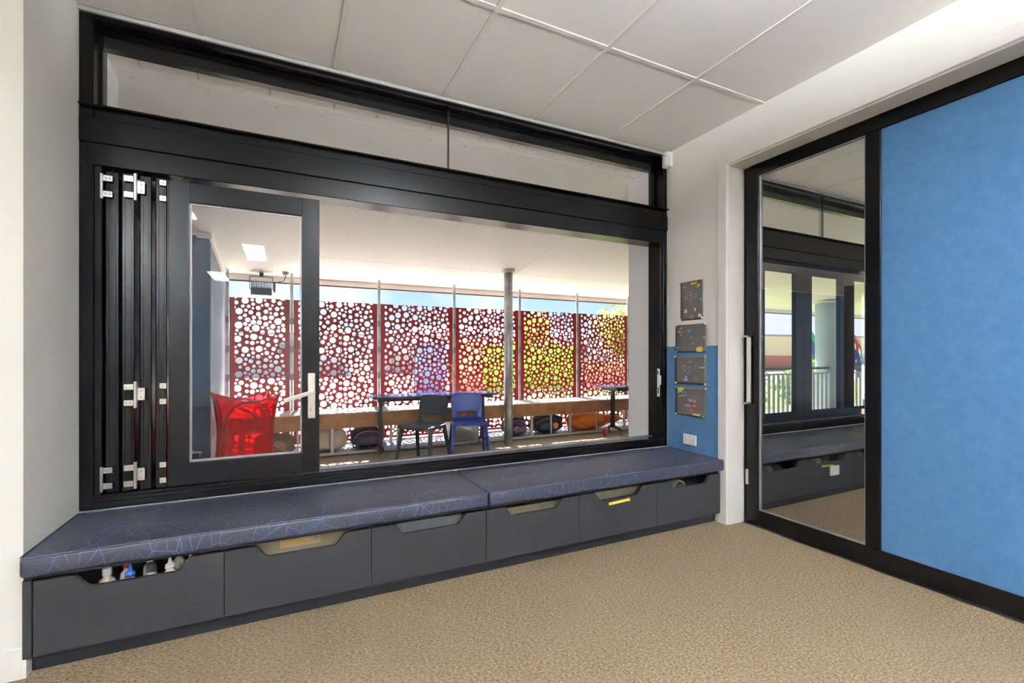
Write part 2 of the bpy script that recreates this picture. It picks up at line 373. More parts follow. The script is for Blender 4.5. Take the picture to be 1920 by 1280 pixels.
# ------------------------------------------------------------ windows
def zpoly(zs): return zs
def leaf(parent, x0, x1, z0, z1, y0, y1, l, r, b, t, m, name='window_leaf'):
    lf = obj(name, boxes([(a, c, y0, y1, d, f) for a, c, d, f in frame_rects(x0, x1, z0, z1, l, r, b, t)], .002), m, parent)
    obj('glass_pane', box(x0+l, x1-r, (y0+y1)/2-.003, (y0+y1)/2+.003, z0+b, z1-t), CLEAR, lf)
    bead = []
    for a, c, d, f in frame_rects(x0+l-.001, x1-r+.001, z0+b-.001, z1-t+.001, .009, .009, .009, .009): bead.append((a, c, y0+.016, y1-.016, d, f))
    obj('glazing_bead', boxes(bead), ALUM if name == 'sliding_leaf' else m, lf)
    return lf
def build_window(name, ox, opened):
    root = struct_root(name, (ox, 0, 0))
    fr = B()
    # outer frame: jambs, head, transom band in stepped profiles, sill
    for q in [(XL, XL+.050, WY, 2.80, .425, CZ-.014), (XR-.038, XR, WY, 2.80, .425, CZ-.014), (XL+.05, XR-.038, WY, 2.80, 2.59, CZ-.014),
              (XL+.05, XR-.038, WY+.004, 2.80, 2.150, 2.206), (XL+.002, XR, WY-.022, 2.80, 2.196, 2.206),
              (XL+.002, XR-.002, WY-.010, 2.79, 2.042, 2.150), (XL+.03, XR-.03, WY-.002, 2.79, 1.945, 2.042),
              (XL+.05, XL+.078, WY+.006, 2.79, .485, 1.945), (XR-.062, XR-.038, WY+.006, 2.79, .485, 1.945),
              (XL, XR, WY+.002, 2.80, .425, .487), (XL+.03, XR-.03, WY-.006, WY+.002, .455, .4745)]:
        bx(fr, *q, .0025, seg=1)
    obj('frame', fr, BLACK, root)
    bm = B(); prism(bm, [(2.735, .455), (2.735, .489), (2.80, .486), (3.065, .400), (3.065, .380)], 'x', XL+.05, XR-.05); obj('sill', bm, ALUM, root)
    for a, b in ((XL+.05, .8955), (.8985, XR-.038)):
        p = obj('transom_pane', box(a, b, 2.722, 2.728, 2.206, 2.59), CLEAR, root)
    obj('pane_joint', box(.8945, .8995, 2.714, 2.736, 2.206, 2.59), BLKP, root)
    # inner stops of the transom
    obj('transom_stop', boxes([(XL+.05, XR-.038, 2.735, 2.798, 2.566, 2.59), (XL+.05, XR-.038, 2.770, 2.815, 2.530, 2.566), (XR-.055, XR-.038, 2.735, 2.795, 2.206, 2.57), (XL+.05, XL+.06, 2.735, 2.795, 2.206, 2.57)]), BLACKG, root)
    if not opened:
        X = [3.0-DX+.07, 3.62-DX, 4.28-DX, 4.96-DX, 5.62-DX, 6.27-DX]
        for a, b in zip(X, X[1:]): leaf(root, a+.002, b-.002, .489, 1.943, 2.668, 2.71, .115, .115, .10, .092, BLACKG)
        return root
    # the stack of folded leaves, seen edge on
    for (a, b, dy) in ((-.719, -.670, .004), (-.660, -.614, .000), (-.595, -.552, .004), (-.536, -.493, .0)):
        y0, y1 = WY+.012+dy, 3.27
        bm = B()
        for q in [(a, b, y0, y0+.075, .489, 1.93), (a, b, y1-.075, y1, .489, 1.93), (a, b, y0+.075, y1-.075, .489, .585), (a, b, y0+.075, y1-.075, 1.84, 1.93)]: bx(bm, *q, .003, seg=1)
        for s in (a+.010, b-.013): bx(bm, s, s+.003, y0-.003, y0+.001, .50, 1.92)
        lf = obj('folded_leaf', bm, BLACKG, root)
        obj('glass_pane', box((a+b)/2-.003, (a+b)/2+.003, y0+.075, y1-.075, .585, 1.84), CLEAR, lf)
    def hinge(x, zc, kind):
        y = WY+.006; bm = B()
        if kind == 'frame':
            cyl(bm, (x-.006, y-.006, zc-.055), (x-.006, y-.006, zc+.055), .006, n=10)
            for dz in (-.045, .025): bx(bm, x-.004, x+.032, y-.006, y-.001, zc+dz, zc+dz+.026, .001, seg=1)
            sc_ = [(x+.010, zc-.032), (x+.024, zc-.032), (x+.010, zc+.038), (x+.024, zc+.038)]
        elif kind == 'pair':
            cyl(bm, (x, y-.010, zc-.060), (x, y-.010, zc+.060), .0075, n=10)
            for dz in (-.050, .022): bx(bm, x-.042, x-.004, y-.011, y-.005, zc+dz, zc+dz+.026, .001, seg=1)
            bx(bm, x+.006, x+.034, y-.008, y-.003, zc-.026, zc+.030, .001, seg=1)
            sc_ = [(x-.032, zc-.037), (x-.018, zc-.037), (x-.032, zc+.035), (x-.018, zc+.035), (x+.022, zc-.012), (x+.022, zc+.016)]
        else:
            for dz in (-.048, .024): bx(bm, x-.026, x, y-.008, y-.003, zc+dz, zc+dz+.025, .001, seg=1)
            sc_ = [(x-.013, zc-.036), (x-.013, zc+.037)]
        o = obj('hinge', bm, SILVER, root)
        s = B()
        for a, z in sc_: cyl(s, (a, y-.0125, z), (a, y-.0075, z), .0035, n=8)
        obj('screw', s, ALUM, o)
    hinge(-.722, 1.855, 'frame'); hinge(-.722, .555, 'frame')
    for z in (1.868, .927, .562): hinge(-.607, z, 'pair'); hinge(-.493, z, 'edge')
    # the leaf standing in the plane of the wall with its lever handle
    lf = leaf(root, -.486, .167, .492, 1.925, WY+.008, WY+.052, .080, .084, .105, .092, BLACKG, 'sliding_leaf')
    hb = B(); bx(hb, .110, .146, WY-.003, WY+.010, .775, 1.012, .004)
    pl = obj('handle_plate', hb, SILVER, lf)
    hb = B()
    bx(hb, -.145, .008, -.006, .006, -.0105, .0105, .003)
    bmesh.ops.rotate(hb, verts=hb.verts, cent=(0, 0, 0), matrix=Matrix.Rotation(-.30, 3, 'Y'))
    bmesh.ops.translate(hb, verts=hb.verts, vec=(.135, WY-.052, .918))
    cyl(hb, (.132, WY-.05, .918), (.132, WY+.006, .918), .0095, n=14)
    obj('lever', hb, SILVER, lf)
    hb = B(); cyl(hb, (.128, WY-.008, .835), (.128, WY+.004, .835), .0085, n=14); bx(hb, .122, .134, WY-.008, WY+.004, .812, .835, .003)
    obj('key_cylinder', hb, SILVER, lf)
    # strike plate on the right jamb
    hb = B(); bx(hb, XR-.066, XR-.060, WY+.012, WY+.036, .795, 1.005, .001, seg=1); bx(hb, XR-.070, XR-.062, WY-.004, WY+.020, .885, .955, .002, seg=1)
    st = obj('strike_plate', hb, OUTW, root)
    obj('strike_slot', boxes([(XR-.0675, XR-.0655, WY+.019, WY+.029, .815, .865), (XR-.0675, XR-.0655, WY+.022, WY+.032, .962, .99)]), BLKP, st)
    return root
build_window('window_1', 0, True)
build_window('window_2', DX, False)

# ------------------------------------------------------------ sliding door with pinboard
dr = struct_root('door_1', label='black framed sliding door with a tall glass panel and blue pinboard')
DXF = 2.735                                           # face of the frame
fr = B()
for q in [(DXF, DXF+.045, 2.00, 2.055, 0.012, 2.345), (DXF+.012, DXF+.05, 2.055, 2.112, .006, 2.338), (DXF, DXF+.045, -.30, 2.00, 2.262, 2.345), (DXF, DXF+.045, -.30, 2.00, .012, .108),
          (DXF, DXF+.045, 1.316, 1.386, .108, 2.262), (DXF, DXF+.045, -.30, -.23, .108, 2.262)]: bx(fr, *q, .002, seg=1)
obj('door_frame', fr, BLACK, dr)
obj('glass_pane', box(DXF+.020, DXF+.026, 1.386, 2.0, .108, 2.262), DOORG, dr)
bead = []
for a, c, d, f in frame_rects(1.385, 2.001, .107, 2.263, .008, .008, .008, .008): bead.append((DXF+.008, DXF+.019, a, c, d, f))
obj('glazing_bead', boxes(bead), ALUM, dr)
obj('pinboard', box(DXF+.010, DXF+.03, -.23, 1.316, .108, 2.262), PIN, dr)
obj('top_track', boxes([(DXF-.012, DXF-.006, -1.69, 2.10, 2.352, 2.39), (DXF+.05, DXF+.06, -1.69, 2.10, 2.352, 2.39)]), SILVER, dr)
hb = B()
bx(hb, DXF-.020, DXF-.008, 2.040, 2.070, .79, 1.232, .001, seg=1)
for z in (.79, 1.222): bx(hb, DXF-.066, DXF-.008, 2.040, 2.070, z, z+.012, .001, seg=1)
for z in (.83, 1.18): cyl(hb, (DXF-.010, 2.047, z), (DXF+.002, 2.047, z), .006, n=10)
obj('pull_handle', hb, SILVER, dr)
obj('lock_plate', boxes([(DXF+.006, DXF+.013, 2.076, 2.096, .255, .355)], .001), SILVER, dr)
obj('floor_guide', boxes([(DXF-.01, DXF+.06, -.3, 2.10, 0.0005, .005)]), SILVER, dr)
# fixed continuation of the wall behind the door's parking place
struct('wall_door_side', box(DXF+.0, DXF+.05, -1.7, -.302, 0.002, 2.345), WHITE)

# ------------------------------------------------------------ bench cabinets
NB = 6
bxs = [-.777, -.214, .352, .912, 1.470, 2.030, 2.596]
def bench(ox, label, content=True):
    t = thing('bench_cabinet', label, 'bench', ((XL+XR)/2+ox, 2.42, 0))
    dx, dy = -(XL+XR)/2, -2.42
    def pb(name, l, m, parent=t, bev=0):
        return obj(name, boxes([(a+dx, b+dx, c+dy, d+dy, e_, f_) for a, b, c, d, e_, f_ in l], bev), m, parent)
    FYB = 2.162
    pb('top_panel', [(XL+.002, XR-.002, FYB+.012, WY-.004, .333, .351)], LAM)
    pb('kickboard', [(XL+.002, XR-.016, 2.205, 2.223, .001, .066)], KICK)
    pb('end_panel', [(XL+.002, -.780, FYB, WY-.004, .066, .333)], LAM); pb('end_panel', [(2.5975, XR-.0015, FYB+.02, WY-.004, .066, .333)], LAM)
    pb('bottom_panel', [(-.780, 2.597, 2.19, WY-.004, .066, .080)], KICK)
    pb('back_panel', [(-.780, 2.597, WY-.016, WY-.005, .08, .333)], KICK)
    for a in bxs[1:-1]: pb('divider', [(a-.008, a+.008, 2.185, WY-.02, .08, .333)], LAM)
    for k in range(NB):
        a, b = bxs[k]+.0015, bxs[k+1]-.0015; c = (bxs[k]+bxs[k+1])/2
        poly = [(a, .068), (b, .068), (b, .327), (c+.176, .327), (c+.168, .3225), (c+.138, .285), (c+.126, .2785), (c-.126, .2785), (c-.138, .285), (c-.168, .3225), (c-.176, .327), (a, .327)]
        bm = B(); prism(bm, [(x+dx, z) for x, z in poly], 'y', FYB+dy, FYB+.018+dy)
        d = obj('drawer', bm, LAM, t)
        pb('drawer_tray', [(a+.012, b-.012, FYB+.018, 2.60, .086, .092), (a+.012, a+.022, FYB+.018, 2.60, .092, .22), (b-.022, b-.012, FYB+.018, 2.60, .092, .22), (a+.022, b-.022, 2.59, 2.60, .092, .22)], mat('drawer_tray_grey', (.09, .09, .09), .5), d)
        if content and k == 4:
            bm = B(); prism(bm, [(1.674+dx, .2445), (1.818+dx, .2520), (1.823+dx, .2415), (1.826+dx, .2600), (1.818+dx, .2655), (1.672+dx, .2585)][:2]+[(1.826+dx, .2470), (1.826+dx, .2680), (1.672+dx, .2600)], 'y', FYB-.0012+dy, FYB-.0002+dy)
            obj('yellow_tape', bm, mat('yellow_tape', (.78, .62, .06), .5), d)['label'] = 'torn strip of yellow tape'
    return t
bench(0, 'long low charcoal bench cabinet with six cut-out drawers under the open window')
bench(DX, 'charcoal bench cabinet in the next room behind the glass door', False)

def cushion(x0, x1, label, ox=0):
    t = thing('bench_cushion', label, 'cushion', ((x0+x1)/2+ox, 2.39, .352))
    hw = (x1-x0)/2; y0, y1 = 2.132-2.39, 2.640-2.39
    bm = B()
    bx(bm, -hw, hw, y0, y1, 0, .070)
    hor = [ed for ed in bm.edges]
    bmesh.ops.subdivide_edges(bm, edges=[ed for ed in bm.edges if abs(ed.verts[0].co.x-ed.verts[1].co.x) > .1], cuts=11)
    bmesh.ops.subdivide_edges(bm, edges=[ed for ed in bm.edges if abs(ed.verts[0].co.y-ed.verts[1].co.y) > .1], cuts=5)
    for v in bm.verts:
        if v.co.z > .06:
            u = 1-min(1, abs(v.co.y)/abs(y0))**4; w_ = 1-min(1, abs(v.co.x)/hw)**14
            v.co.z += .008*u*w_ + .004*noise.noise(Vector((v.co.x*3+x0, v.co.y*5, 0)))*u*w_
        elif abs(v.co.y) > .2: v.co.y *= 1.004
    eds = [ed for ed in bm.edges if len(ed.link_faces) == 2 and ed.calc_face_angle(0) > 1]
    bmesh.ops.bevel(bm, geom=eds, offset=.013, segments=4, profile=.5, affect='EDGES')
    obj('cover', bm, UPH, t, smooth=True)
    pm = mat('piping_navy', (.035, .042, .075), .5)
    p = B()
    c = .012
    pts = [(-hw+c, y0+.001, .0685), (hw-c, y0+.001, .0685), (hw-.002, y0+c, .0685), (hw-.002, y1-c, .0685), (hw-c, y1-.001, .0685), (-hw+c, y1-.001, .0685), (-hw+.002, y1-c, .0685), (-hw+.002, y0+c, .0685)]
    q = []
    for a, b in zip(pts, pts[1:]+pts[:1]):
        n = 16 if abs(a[0]-b[0]) > .3 else 4
        for i in range(n): q.append(tuple(a[j]+(b[j]-a[j])*i/n for j in range(3)))
    tube(p, q, .0035, n=6, closed=True)
    obj('piping', p, pm, t, smooth=True)
    return t
cushion(XL+.003, .912, 'longer navy bench cushion with blue line pattern below the folded black leaves')
cushion(.918, XR-.0105, 'navy bench cushion with blue line pattern beside the right-hand wall sockets')
cushion(XL+.003, .912, 'left navy cushion on the bench seen through the glass door', DX)
cushion(.918, XR-.004, 'right navy cushion on the bench seen through the glass door', DX)

# ------------------------------------------------------------ things inside the drawers
def bottle(x, y, capc, h, r, label, cone=True, body=(.80, .76, .66)):
    t = thing('paint_bottle', label, 'bottle', (x, y, .0925), 0, 'bottles in the leftmost drawer')
    bm = B(); lathe(bm, [(r*.96, 0), (r, .006), (r, h*.80), (r*.92, h*.88), (r*.5, h*.93), (r*.42, h)], n=14)
    obj('bottle_body', bm, mat('bottle_%.2f' % body[2], body, .35), t, smooth=True)
    bm = B()
    if cone: lathe(bm, [(r*.62, h-.004), (r*.58, h+.010), (r*.30, h+.014), (r*.12, h+.040)], n=12)
    else: lathe(bm, [(r*.6, h-.004), (r*.6, h+.022), (r*.54, h+.025)], n=12)
    obj('cap', bm, mat('cap_%02d%02d%02d' % tuple(int(v*99) for v in capc), capc, .35), t, smooth=True)
CW = (.84, .82, .78)
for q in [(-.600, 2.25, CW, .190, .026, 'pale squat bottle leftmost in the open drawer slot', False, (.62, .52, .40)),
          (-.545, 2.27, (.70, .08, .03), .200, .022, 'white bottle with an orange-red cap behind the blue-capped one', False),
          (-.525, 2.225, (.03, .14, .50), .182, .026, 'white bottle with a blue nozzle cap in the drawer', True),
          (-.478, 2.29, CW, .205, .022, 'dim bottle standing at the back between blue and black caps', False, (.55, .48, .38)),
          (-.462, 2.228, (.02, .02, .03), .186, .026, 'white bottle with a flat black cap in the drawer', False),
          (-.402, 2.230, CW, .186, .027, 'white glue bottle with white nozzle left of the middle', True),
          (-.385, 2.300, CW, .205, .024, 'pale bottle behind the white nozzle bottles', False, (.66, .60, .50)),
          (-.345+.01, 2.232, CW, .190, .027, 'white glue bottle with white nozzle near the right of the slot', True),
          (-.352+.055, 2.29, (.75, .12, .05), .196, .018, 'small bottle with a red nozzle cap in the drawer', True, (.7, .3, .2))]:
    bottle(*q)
def tub(name, k, label, c, cat='tub', w=.40, h=.16, y0=2.23, y1=2.56, off=0, hollow=True, spl=None):
    cx = (bxs[k]+bxs[k+1])/2+off
    t = thing(name, label, cat, (cx, (y0+y1)/2, .0925))
    D = (y1-y0)/2
    m = mat(name+'_%d' % k, c, .55, var=.12, vscale=20)
    bm = boxes([(-w/2, w/2, -D, D, 0, .004), (-w/2, -w/2+.005, -D, D, .004, h), (w/2-.005, w/2, -D, D, .004, h), (-w/2+.005, w/2-.005, -D, -D+.005, .004, h), (-w/2+.005, w/2-.005, D-.005, D, .004, h)])
    obj('tub_body', bm, m, t)
    if spl: obj('inner_sheet', boxes([(-w/2+.01, w/2-.01, -D+.02, D-.02, h*.75, h*.76)]), mat(name+'s_%d' % k, spl, .6), t)
    return t
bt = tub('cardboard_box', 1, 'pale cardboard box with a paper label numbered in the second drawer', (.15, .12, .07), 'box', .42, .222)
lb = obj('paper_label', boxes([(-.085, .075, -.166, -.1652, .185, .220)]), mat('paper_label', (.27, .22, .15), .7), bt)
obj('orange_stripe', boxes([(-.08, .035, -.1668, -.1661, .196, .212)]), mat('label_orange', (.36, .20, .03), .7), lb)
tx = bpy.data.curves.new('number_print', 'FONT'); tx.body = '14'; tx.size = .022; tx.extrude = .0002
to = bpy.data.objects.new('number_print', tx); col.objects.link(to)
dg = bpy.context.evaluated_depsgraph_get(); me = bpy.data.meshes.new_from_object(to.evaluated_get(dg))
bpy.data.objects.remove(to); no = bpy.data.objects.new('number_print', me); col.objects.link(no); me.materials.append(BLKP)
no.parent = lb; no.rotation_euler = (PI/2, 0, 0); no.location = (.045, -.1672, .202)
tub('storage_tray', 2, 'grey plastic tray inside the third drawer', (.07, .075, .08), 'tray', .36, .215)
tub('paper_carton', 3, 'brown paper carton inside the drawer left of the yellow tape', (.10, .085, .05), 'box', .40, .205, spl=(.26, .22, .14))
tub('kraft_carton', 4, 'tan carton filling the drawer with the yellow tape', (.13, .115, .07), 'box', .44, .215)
rt = thing('paper_roll', 'pale rolled paper lying in the drawer nearest the door', 'paper roll', (2.30, 2.36, .092))
bm = B()
pts = [(.055*math.cos(a)*(1-.02*a), .055*math.sin(a)*(1-.02*a)+.16) for a in [i*2*PI*1.6/40 for i in range(41)]]
for (u, v), (u2, v2) in zip(pts, pts[1:]):
    q = [bm.verts.new(p) for p in ((u-.03, -.15, v), (u2-.03, -.15, v2), (u2+.03, .15, v2), (u+.03, .15, v))]; bm.faces.new(q)
bmesh.ops.remove_doubles(bm, verts=bm.verts, dist=1e-5)
o = obj('rolled_sheet', bm, mat('roll_paper', (.34, .31, .26), .7), rt)
o.modifiers.new('thick', 'SOLIDIFY').thickness = .0015
obj('roll_rest', boxes([(-.10, .16, -.16, .16, .0, .104)], .01), mat('roll_rest', (.22, .17, .10), .7), rt)

# ------------------------------------------------------------ on the right wall
tag(obj('pinboard_panel', box(XR-.009, XR-.0005, 2.183, WY-.012, .36, 1.170), PIN), 'small blue fabric wall panel between window jamb and door casing', 'pinboard')
PAL = {'y': (.72, .62, .10), 'o': (.80, .42, .16), 'b': (.10, .32, .62), 't': (.10, .45, .50), 'w': (.70, .66, .70), 'r': (.75, .12, .10), 'p': (.34, .22, .50), 'g': (.25, .55, .15), 'k': (.55, .30, .35)}
def ring(cx, cy, rx, ry, a0=0, a1=2*PI, n=14): return [(cx+rx*math.cos(a0+(a1-a0)*i/n), cy+ry*math.sin(a0+(a1-a0)*i/n)) for i in range(n+1)]
def scrib(cx, cy, w_, h_, n, sd):
    r = random.Random(sd); return [(cx+w_*(r.random()-.5), cy+h_*(r.random()-.5)) for _ in range(n)]
def artwork(label, yl, yr, z0, z1, strokes, pins, curl=0, pinoff=(1, 1, 1, 1)):
    w_, h_ = yl-yr, z1-z0; back = XR-(.0105 if z0 < 1.17 else .0012)
    t = thing('drawing_sheet', label, 'drawing', (back, (yl+yr)/2, z0), 0, 'dark drawings pinned beside the window')
    # local: u to the right on the wall = -y, v up
    def off(u, v): return -.0015 - curl*max(0, u/w_-.55)**2*max(0, 1-v/h_)*3.5 - .0006*math.sin(u*40)
    def P(u, v, d=0): return (off(u, v)-d, w_/2-u, v)
    bm = B(); N = 12
    g = [[bm.verts.new(P(w_*i/N, h_*j/N)) for j in range(N+1)] for i in range(N+1)]
    for i in range(N):
        for j in range(N): bm.faces.new((g[i][j], g[i+1][j], g[i+1][j+1], g[i][j+1]))
    o = obj('paper', bm, mat('dark_paper', (.105, .097, .088), .40), t, smooth=True); s = o.modifiers.new('thick', 'SOLIDIFY'); s.thickness = .0006
    keys = sorted({c for c, _, _ in strokes}); bm = B()
    for c, lw, pts in strokes:
        pts = [(u*w_, v*h_) for u, v in pts]
        for (u, v), (u2, v2) in zip(pts, pts[1:]):
            L_ = math.hypot(u2-u, v2-v) or 1e-6; nx, ny = -(v2-v)/L_*lw/2, (u2-u)/L_*lw/2
            f = bm.faces.new([bm.verts.new(P(a, b, .0006)) for a, b in ((u-nx, v-ny), (u2-nx, v2-ny), (u2+nx, v2+ny), (u+nx, v+ny))]); f.material_index = keys.index(c)
    obj('chalk_lines', bm, [mat('chalk_'+k, PAL[k], .8) for k in keys], t, kind='stuff')
    for (u, v), c in zip(((.02, .975), (.975, .98), (.03, .03), (.965, .035)), pins):
        if not c: continue
        p = P(u*w_, v*h_); pb = B(); cyl(pb, (p[0]+.001, p[1], p[2]), (p[0]-.003, p[1], p[2]), .0075, .0065, n=10); cyl(pb, (p[0]-.003, p[1], p[2]), (p[0]-.009, p[1], p[2]), .004, .005, n=10)
        obj('push_pin', pb, mat('pin_%02d%02d%02d' % tuple(int(x*99) for x in c), c, .3), t)
LW = .0032
cr1 = [('b', LW, [(.40, .66), (.42, .74), (.50, .74), (.52, .66)]), ('b', LW, [(.45, .66), (.47, .70)]), ('t', LW, ring(.64, .61, .09, .045, -2, 2)), ('p', LW, ring(.47, .61, .07, .045)), ('k', LW, ring(.30, .60, .08, .04, 1, 5.3)), ('p', LW, [(.42, .54), (.42, .48), (.52, .48), (.52, .54)]),
       ('b', .012, ring(.17, .855, .06, .02, 0, PI)), ('y', .005, scrib(.60, .935, .30, .05, 22, 1)), ('y', .005, scrib(.80, .86, .14, .07, 14, 2)), ('t', .005, scrib(.90, .50, .08, .06, 10, 3)), ('o', .008, scrib(.24, .24, .13, .09, 18, 4)), ('w', .008, ring(.62, .26, .05, .04, -1.2, 1.6)), ('o', LW, ring(.50, .09, .07, .035)), ('w', .006, scrib(.86, .10, .13, .10, 14, 5)), ('k', .005, scrib(.83, .07, .08, .05, 8, 6))]
artwork('upright dark drawing with a chalk cross of rounded shapes, topmost of the four', 2.520, 2.315, 1.355, 1.632, cr1, [(.6, .08, .06), (.6, .08, .06), CW, CW])
cr2 = [('y', LW, scrib(.20, .88, .13, .07, 10, 7)), ('y', LW, scrib(.17, .76, .18, .09, 14, 8)), ('g', LW, scrib(.21, .64, .10, .06, 12, 9)), ('b', .013, ring(.48, .77, .04, .05)), ('w', .005, scrib(.55, .53, .05, .04, 6, 10)), ('p', .006, scrib(.36, .40, .04, .05, 6, 11)), ('r', .007, scrib(.52, .28, .04, .05, 8, 12)), ('w', .005, scrib(.60, .34, .04, .03, 6, 13)), ('b', .014, ring(.07, .18, .025, .03)), ('y', LW, scrib(.80, .12, .26, .20, 34, 14)), ('o', LW, scrib(.80, .12, .2, .16, 16, 15)), ('o', .008, scrib(.95, .52, .05, .08, 9, 16)), ('k', .004, scrib(.34, .2, .03, .03, 4, 17))]
artwork('dark drawing with yellow scribbles in opposite corners, half above the blue panel', 2.560, 2.284, 1.124, 1.325, cr2, [CW, CW, (.25, .45, .75), None])
cr3 = [('o', LW, ring(.50, .76, .05, .06, 0, 3.4)), ('k', LW, ring(.33, .57, .07, .08, 1, 5.2)), ('p', LW, ring(.46, .57, .05, .06)), ('p', LW, ring(.63, .60, .05, .08, -1.4, 1.4)), ('b', LW, ring(.46, .40, .045, .055)), ('t', .007, scrib(.87, .60, .20, .05, 14, 20)), ('p', .010, scrib(.37, .24, .08, .12, 12, 21)), ('b', .006, scrib(.37, .15, .16, .06, 10, 22)), ('g', LW, scrib(.62, .25, .05, .03, 5, 23)), ('y', LW, scrib(.70, .18, .06, .05, 5, 24))]
artwork('dark drawing with faint rings, fixed with four yellow pins', 2.564, 2.280, .899, 1.101, cr3, [(.75, .70, .35)]*4)
cr4 = [('y', LW, scrib(.18, .90, .20, .14, 26, 30)), ('g', LW, scrib(.16, .84, .20, .14, 18, 31)), ('t', .005, ring(.31, .76, .06, .07)), ('w', LW, [(.12, .66), (.28, .69)]), ('y', LW, ring(.03, .72, .04, .05, 2, 5)), ('p', .010, scrib(.50, .55, .16, .05, 10, 32)), ('k', .009, scrib(.62, .53, .14, .05, 10, 33)), ('r', .011, scrib(.62, .38, .16, .06, 14, 34)), ('p', .009, scrib(.42, .36, .22, .06, 12, 35)), ('r', .006, scrib(.55, .21, .14, .07, 12, 36)), ('o', .006, scrib(.70, .09, .28, .07, 16, 37)), ('g', .006, scrib(.80, .05, .06, .05, 6, 38)), ('r', .006, scrib(.36, .06, .10, .04, 7, 39)), ('r', .005, scrib(.15, .06, .08, .03, 5, 40)), ('w', .008, scrib(.93, .04, .08, .04, 6, 41))]
artwork('dark drawing with red blots and a curling corner, lowest of the four', 2.561, 2.277, .673, .879, cr4, [(.20, .50, .40)]*3+[None], curl=.022)

def socket(loc, rz, label):
    t = thing('power_outlet', label, 'socket', loc, rz)
    obj('cover_plate', box(-.058, .058, -.010, 0, -.0365, .0365, .004), OUTW, t)
    for s in (-1, 1):
        bm = B()
        for a, (px, pz) in ((.5, (-.008, .006)), (-.5, (.008, .006)), (0, (0, -.010))):
            q = [bm.verts.new((s*.030+px+dx_*math.cos(a)-dz_*math.sin(a), -.0108, -.006+pz+dx_*math.sin(a)+dz_*math.cos(a))) for dx_, dz_ in ((-.0011, -.004), (.0011, -.004), (.0011, .004), (-.0011, .004))]
            bm.faces.new(q)
        obj('pin_slots', bm, mat('slot_grey', (.10, .10, .10), .6), t)
        sw = B(); bx(sw, s*.022-.006, s*.022+.006, -.0135, -.009, .014, .027, .002)
        obj('switch', sw, mat('switch_white', (.78, .78, .76), .3), t)
socket((XR-.0092, 2.423, .507), -PI/2, 'white double power socket on the blue panel above the cushion')
socket((3.835, 2.1615, .212), 0, 'white power socket on the bench front seen through the glass door')

ps = thing('motion_sensor', 'white motion sensor high in the corner beside the window head', 'sensor', (XR-.002, 2.628, 2.505), 0)
bm = B(); bx(bm, -.052, 0, -.034, .024, 0, .112, .008); obj('sensor_body', bm, OUTW, ps, smooth=True)
bm = B(); lathe(bm, [(.021, .004), (.024, .012), (.024, .066), (.019, .076)], (-.046, -.020, 0), n=16); obj('sensor_lens', bm, mat('sensor_lens', (.72, .71, .71), .25), ps, smooth=True)
bm = B(); tube(bm, [(-.046+.0255*math.cos(a), -.020+.0255*math.sin(a), .084) for a in [PI*.55+i*.16 for i in range(9)]], .0022, n=6); obj('sensor_slit', bm, mat('slit_grey', (.20, .20, .19), .6), ps)

# ------------------------------------------------------------ ceiling lights
for i, (x, y, _) in enumerate(LEDS):
    nm = ['above the window alcove, nearest the left wall', 'behind the camera nearest the left wall', 'first', 'x', 'x', 'x', 'x', 'x'][0]
    t = thing('ceiling_light', 'slim white ceiling light panel %s' % ['mirrored in the middle of the window leaf', 'mirrored small beside the corrugated wall', 'mirrored in the top corner of the window leaf', 'over the carpet right of the camera', 'over the carpet behind the camera on the right', 'near the back wall on the right', 'in the next room nearest its window', 'in the next room further from its window'][i], 'ceiling light', (x, y, CZ-.012))
    obj('light_frame', boxes([(-.15, .15, -.62, -.60, 0, .014), (-.15, .15, .60, .62, 0, .014), (-.15, -.135, -.60, .60, 0, .014), (.135, .15, -.60, .60, 0, .014)]), TRIMW, t)
    obj('diffuser', box(-.135, .135, -.60, .60, .003, .012), mat('led_diffuser', (.90, .955, 1), .5, emit=LED), t)

# invented up-and-down light bars, out of view, added to brighten the ceilings
for i, (x, y, l) in enumerate([(1.0, -.75, 'on the door side nearest the window'), (1.75, -3.8, 'on the door side deep in the room'), (-2.0, -2.3, 'on the left side nearest the window'), (-2.2, -4.9, 'on the left side deep in the room'), (5.6, -1.6, 'in the next room')]):
    t = thing('fill_pendant', 'added suspended fill light bar ' + l, 'fill light', (x, y, CZ-.42), 0, 'added fill light bars')
    obj('housing', boxes([(-.07, -.055, -.9, .9, -.03, .03), (.055, .07, -.9, .9, -.03, .03), (-.055, .055, -.9, -.885, -.03, .03), (-.055, .055, .885, .9, -.03, .03)]), TRIMW, t)
    obj('upper_fill', box(-.055, .055, -.885, .885, .012, .024), mat('up_diffuser', (.90, .955, 1), .5, emit=PEND_FILL), t)
    obj('lower_fill', box(-.055, .055, -.885, .885, -.026, -.020), mat('led_diffuser', (.90, .955, 1), .5, emit=LED), t)
    for yy in (-.7, .7):
        bm = B(); cyl(bm, (.062, yy, .03), (.062, yy, .418), .0015, n=6); obj('suspension_wire', bm, SILVER, t)

# ================================================================== OUTSIDE
def soff(y): return 2.157-.16*(y-5.255)
struct('verandah_floor', box(-9, 14, 3.04, 6.35, -.15, 0), CONC)
struct('ground', box(-60, 90, 6.35, 120, -.5, -.076), GROUND)
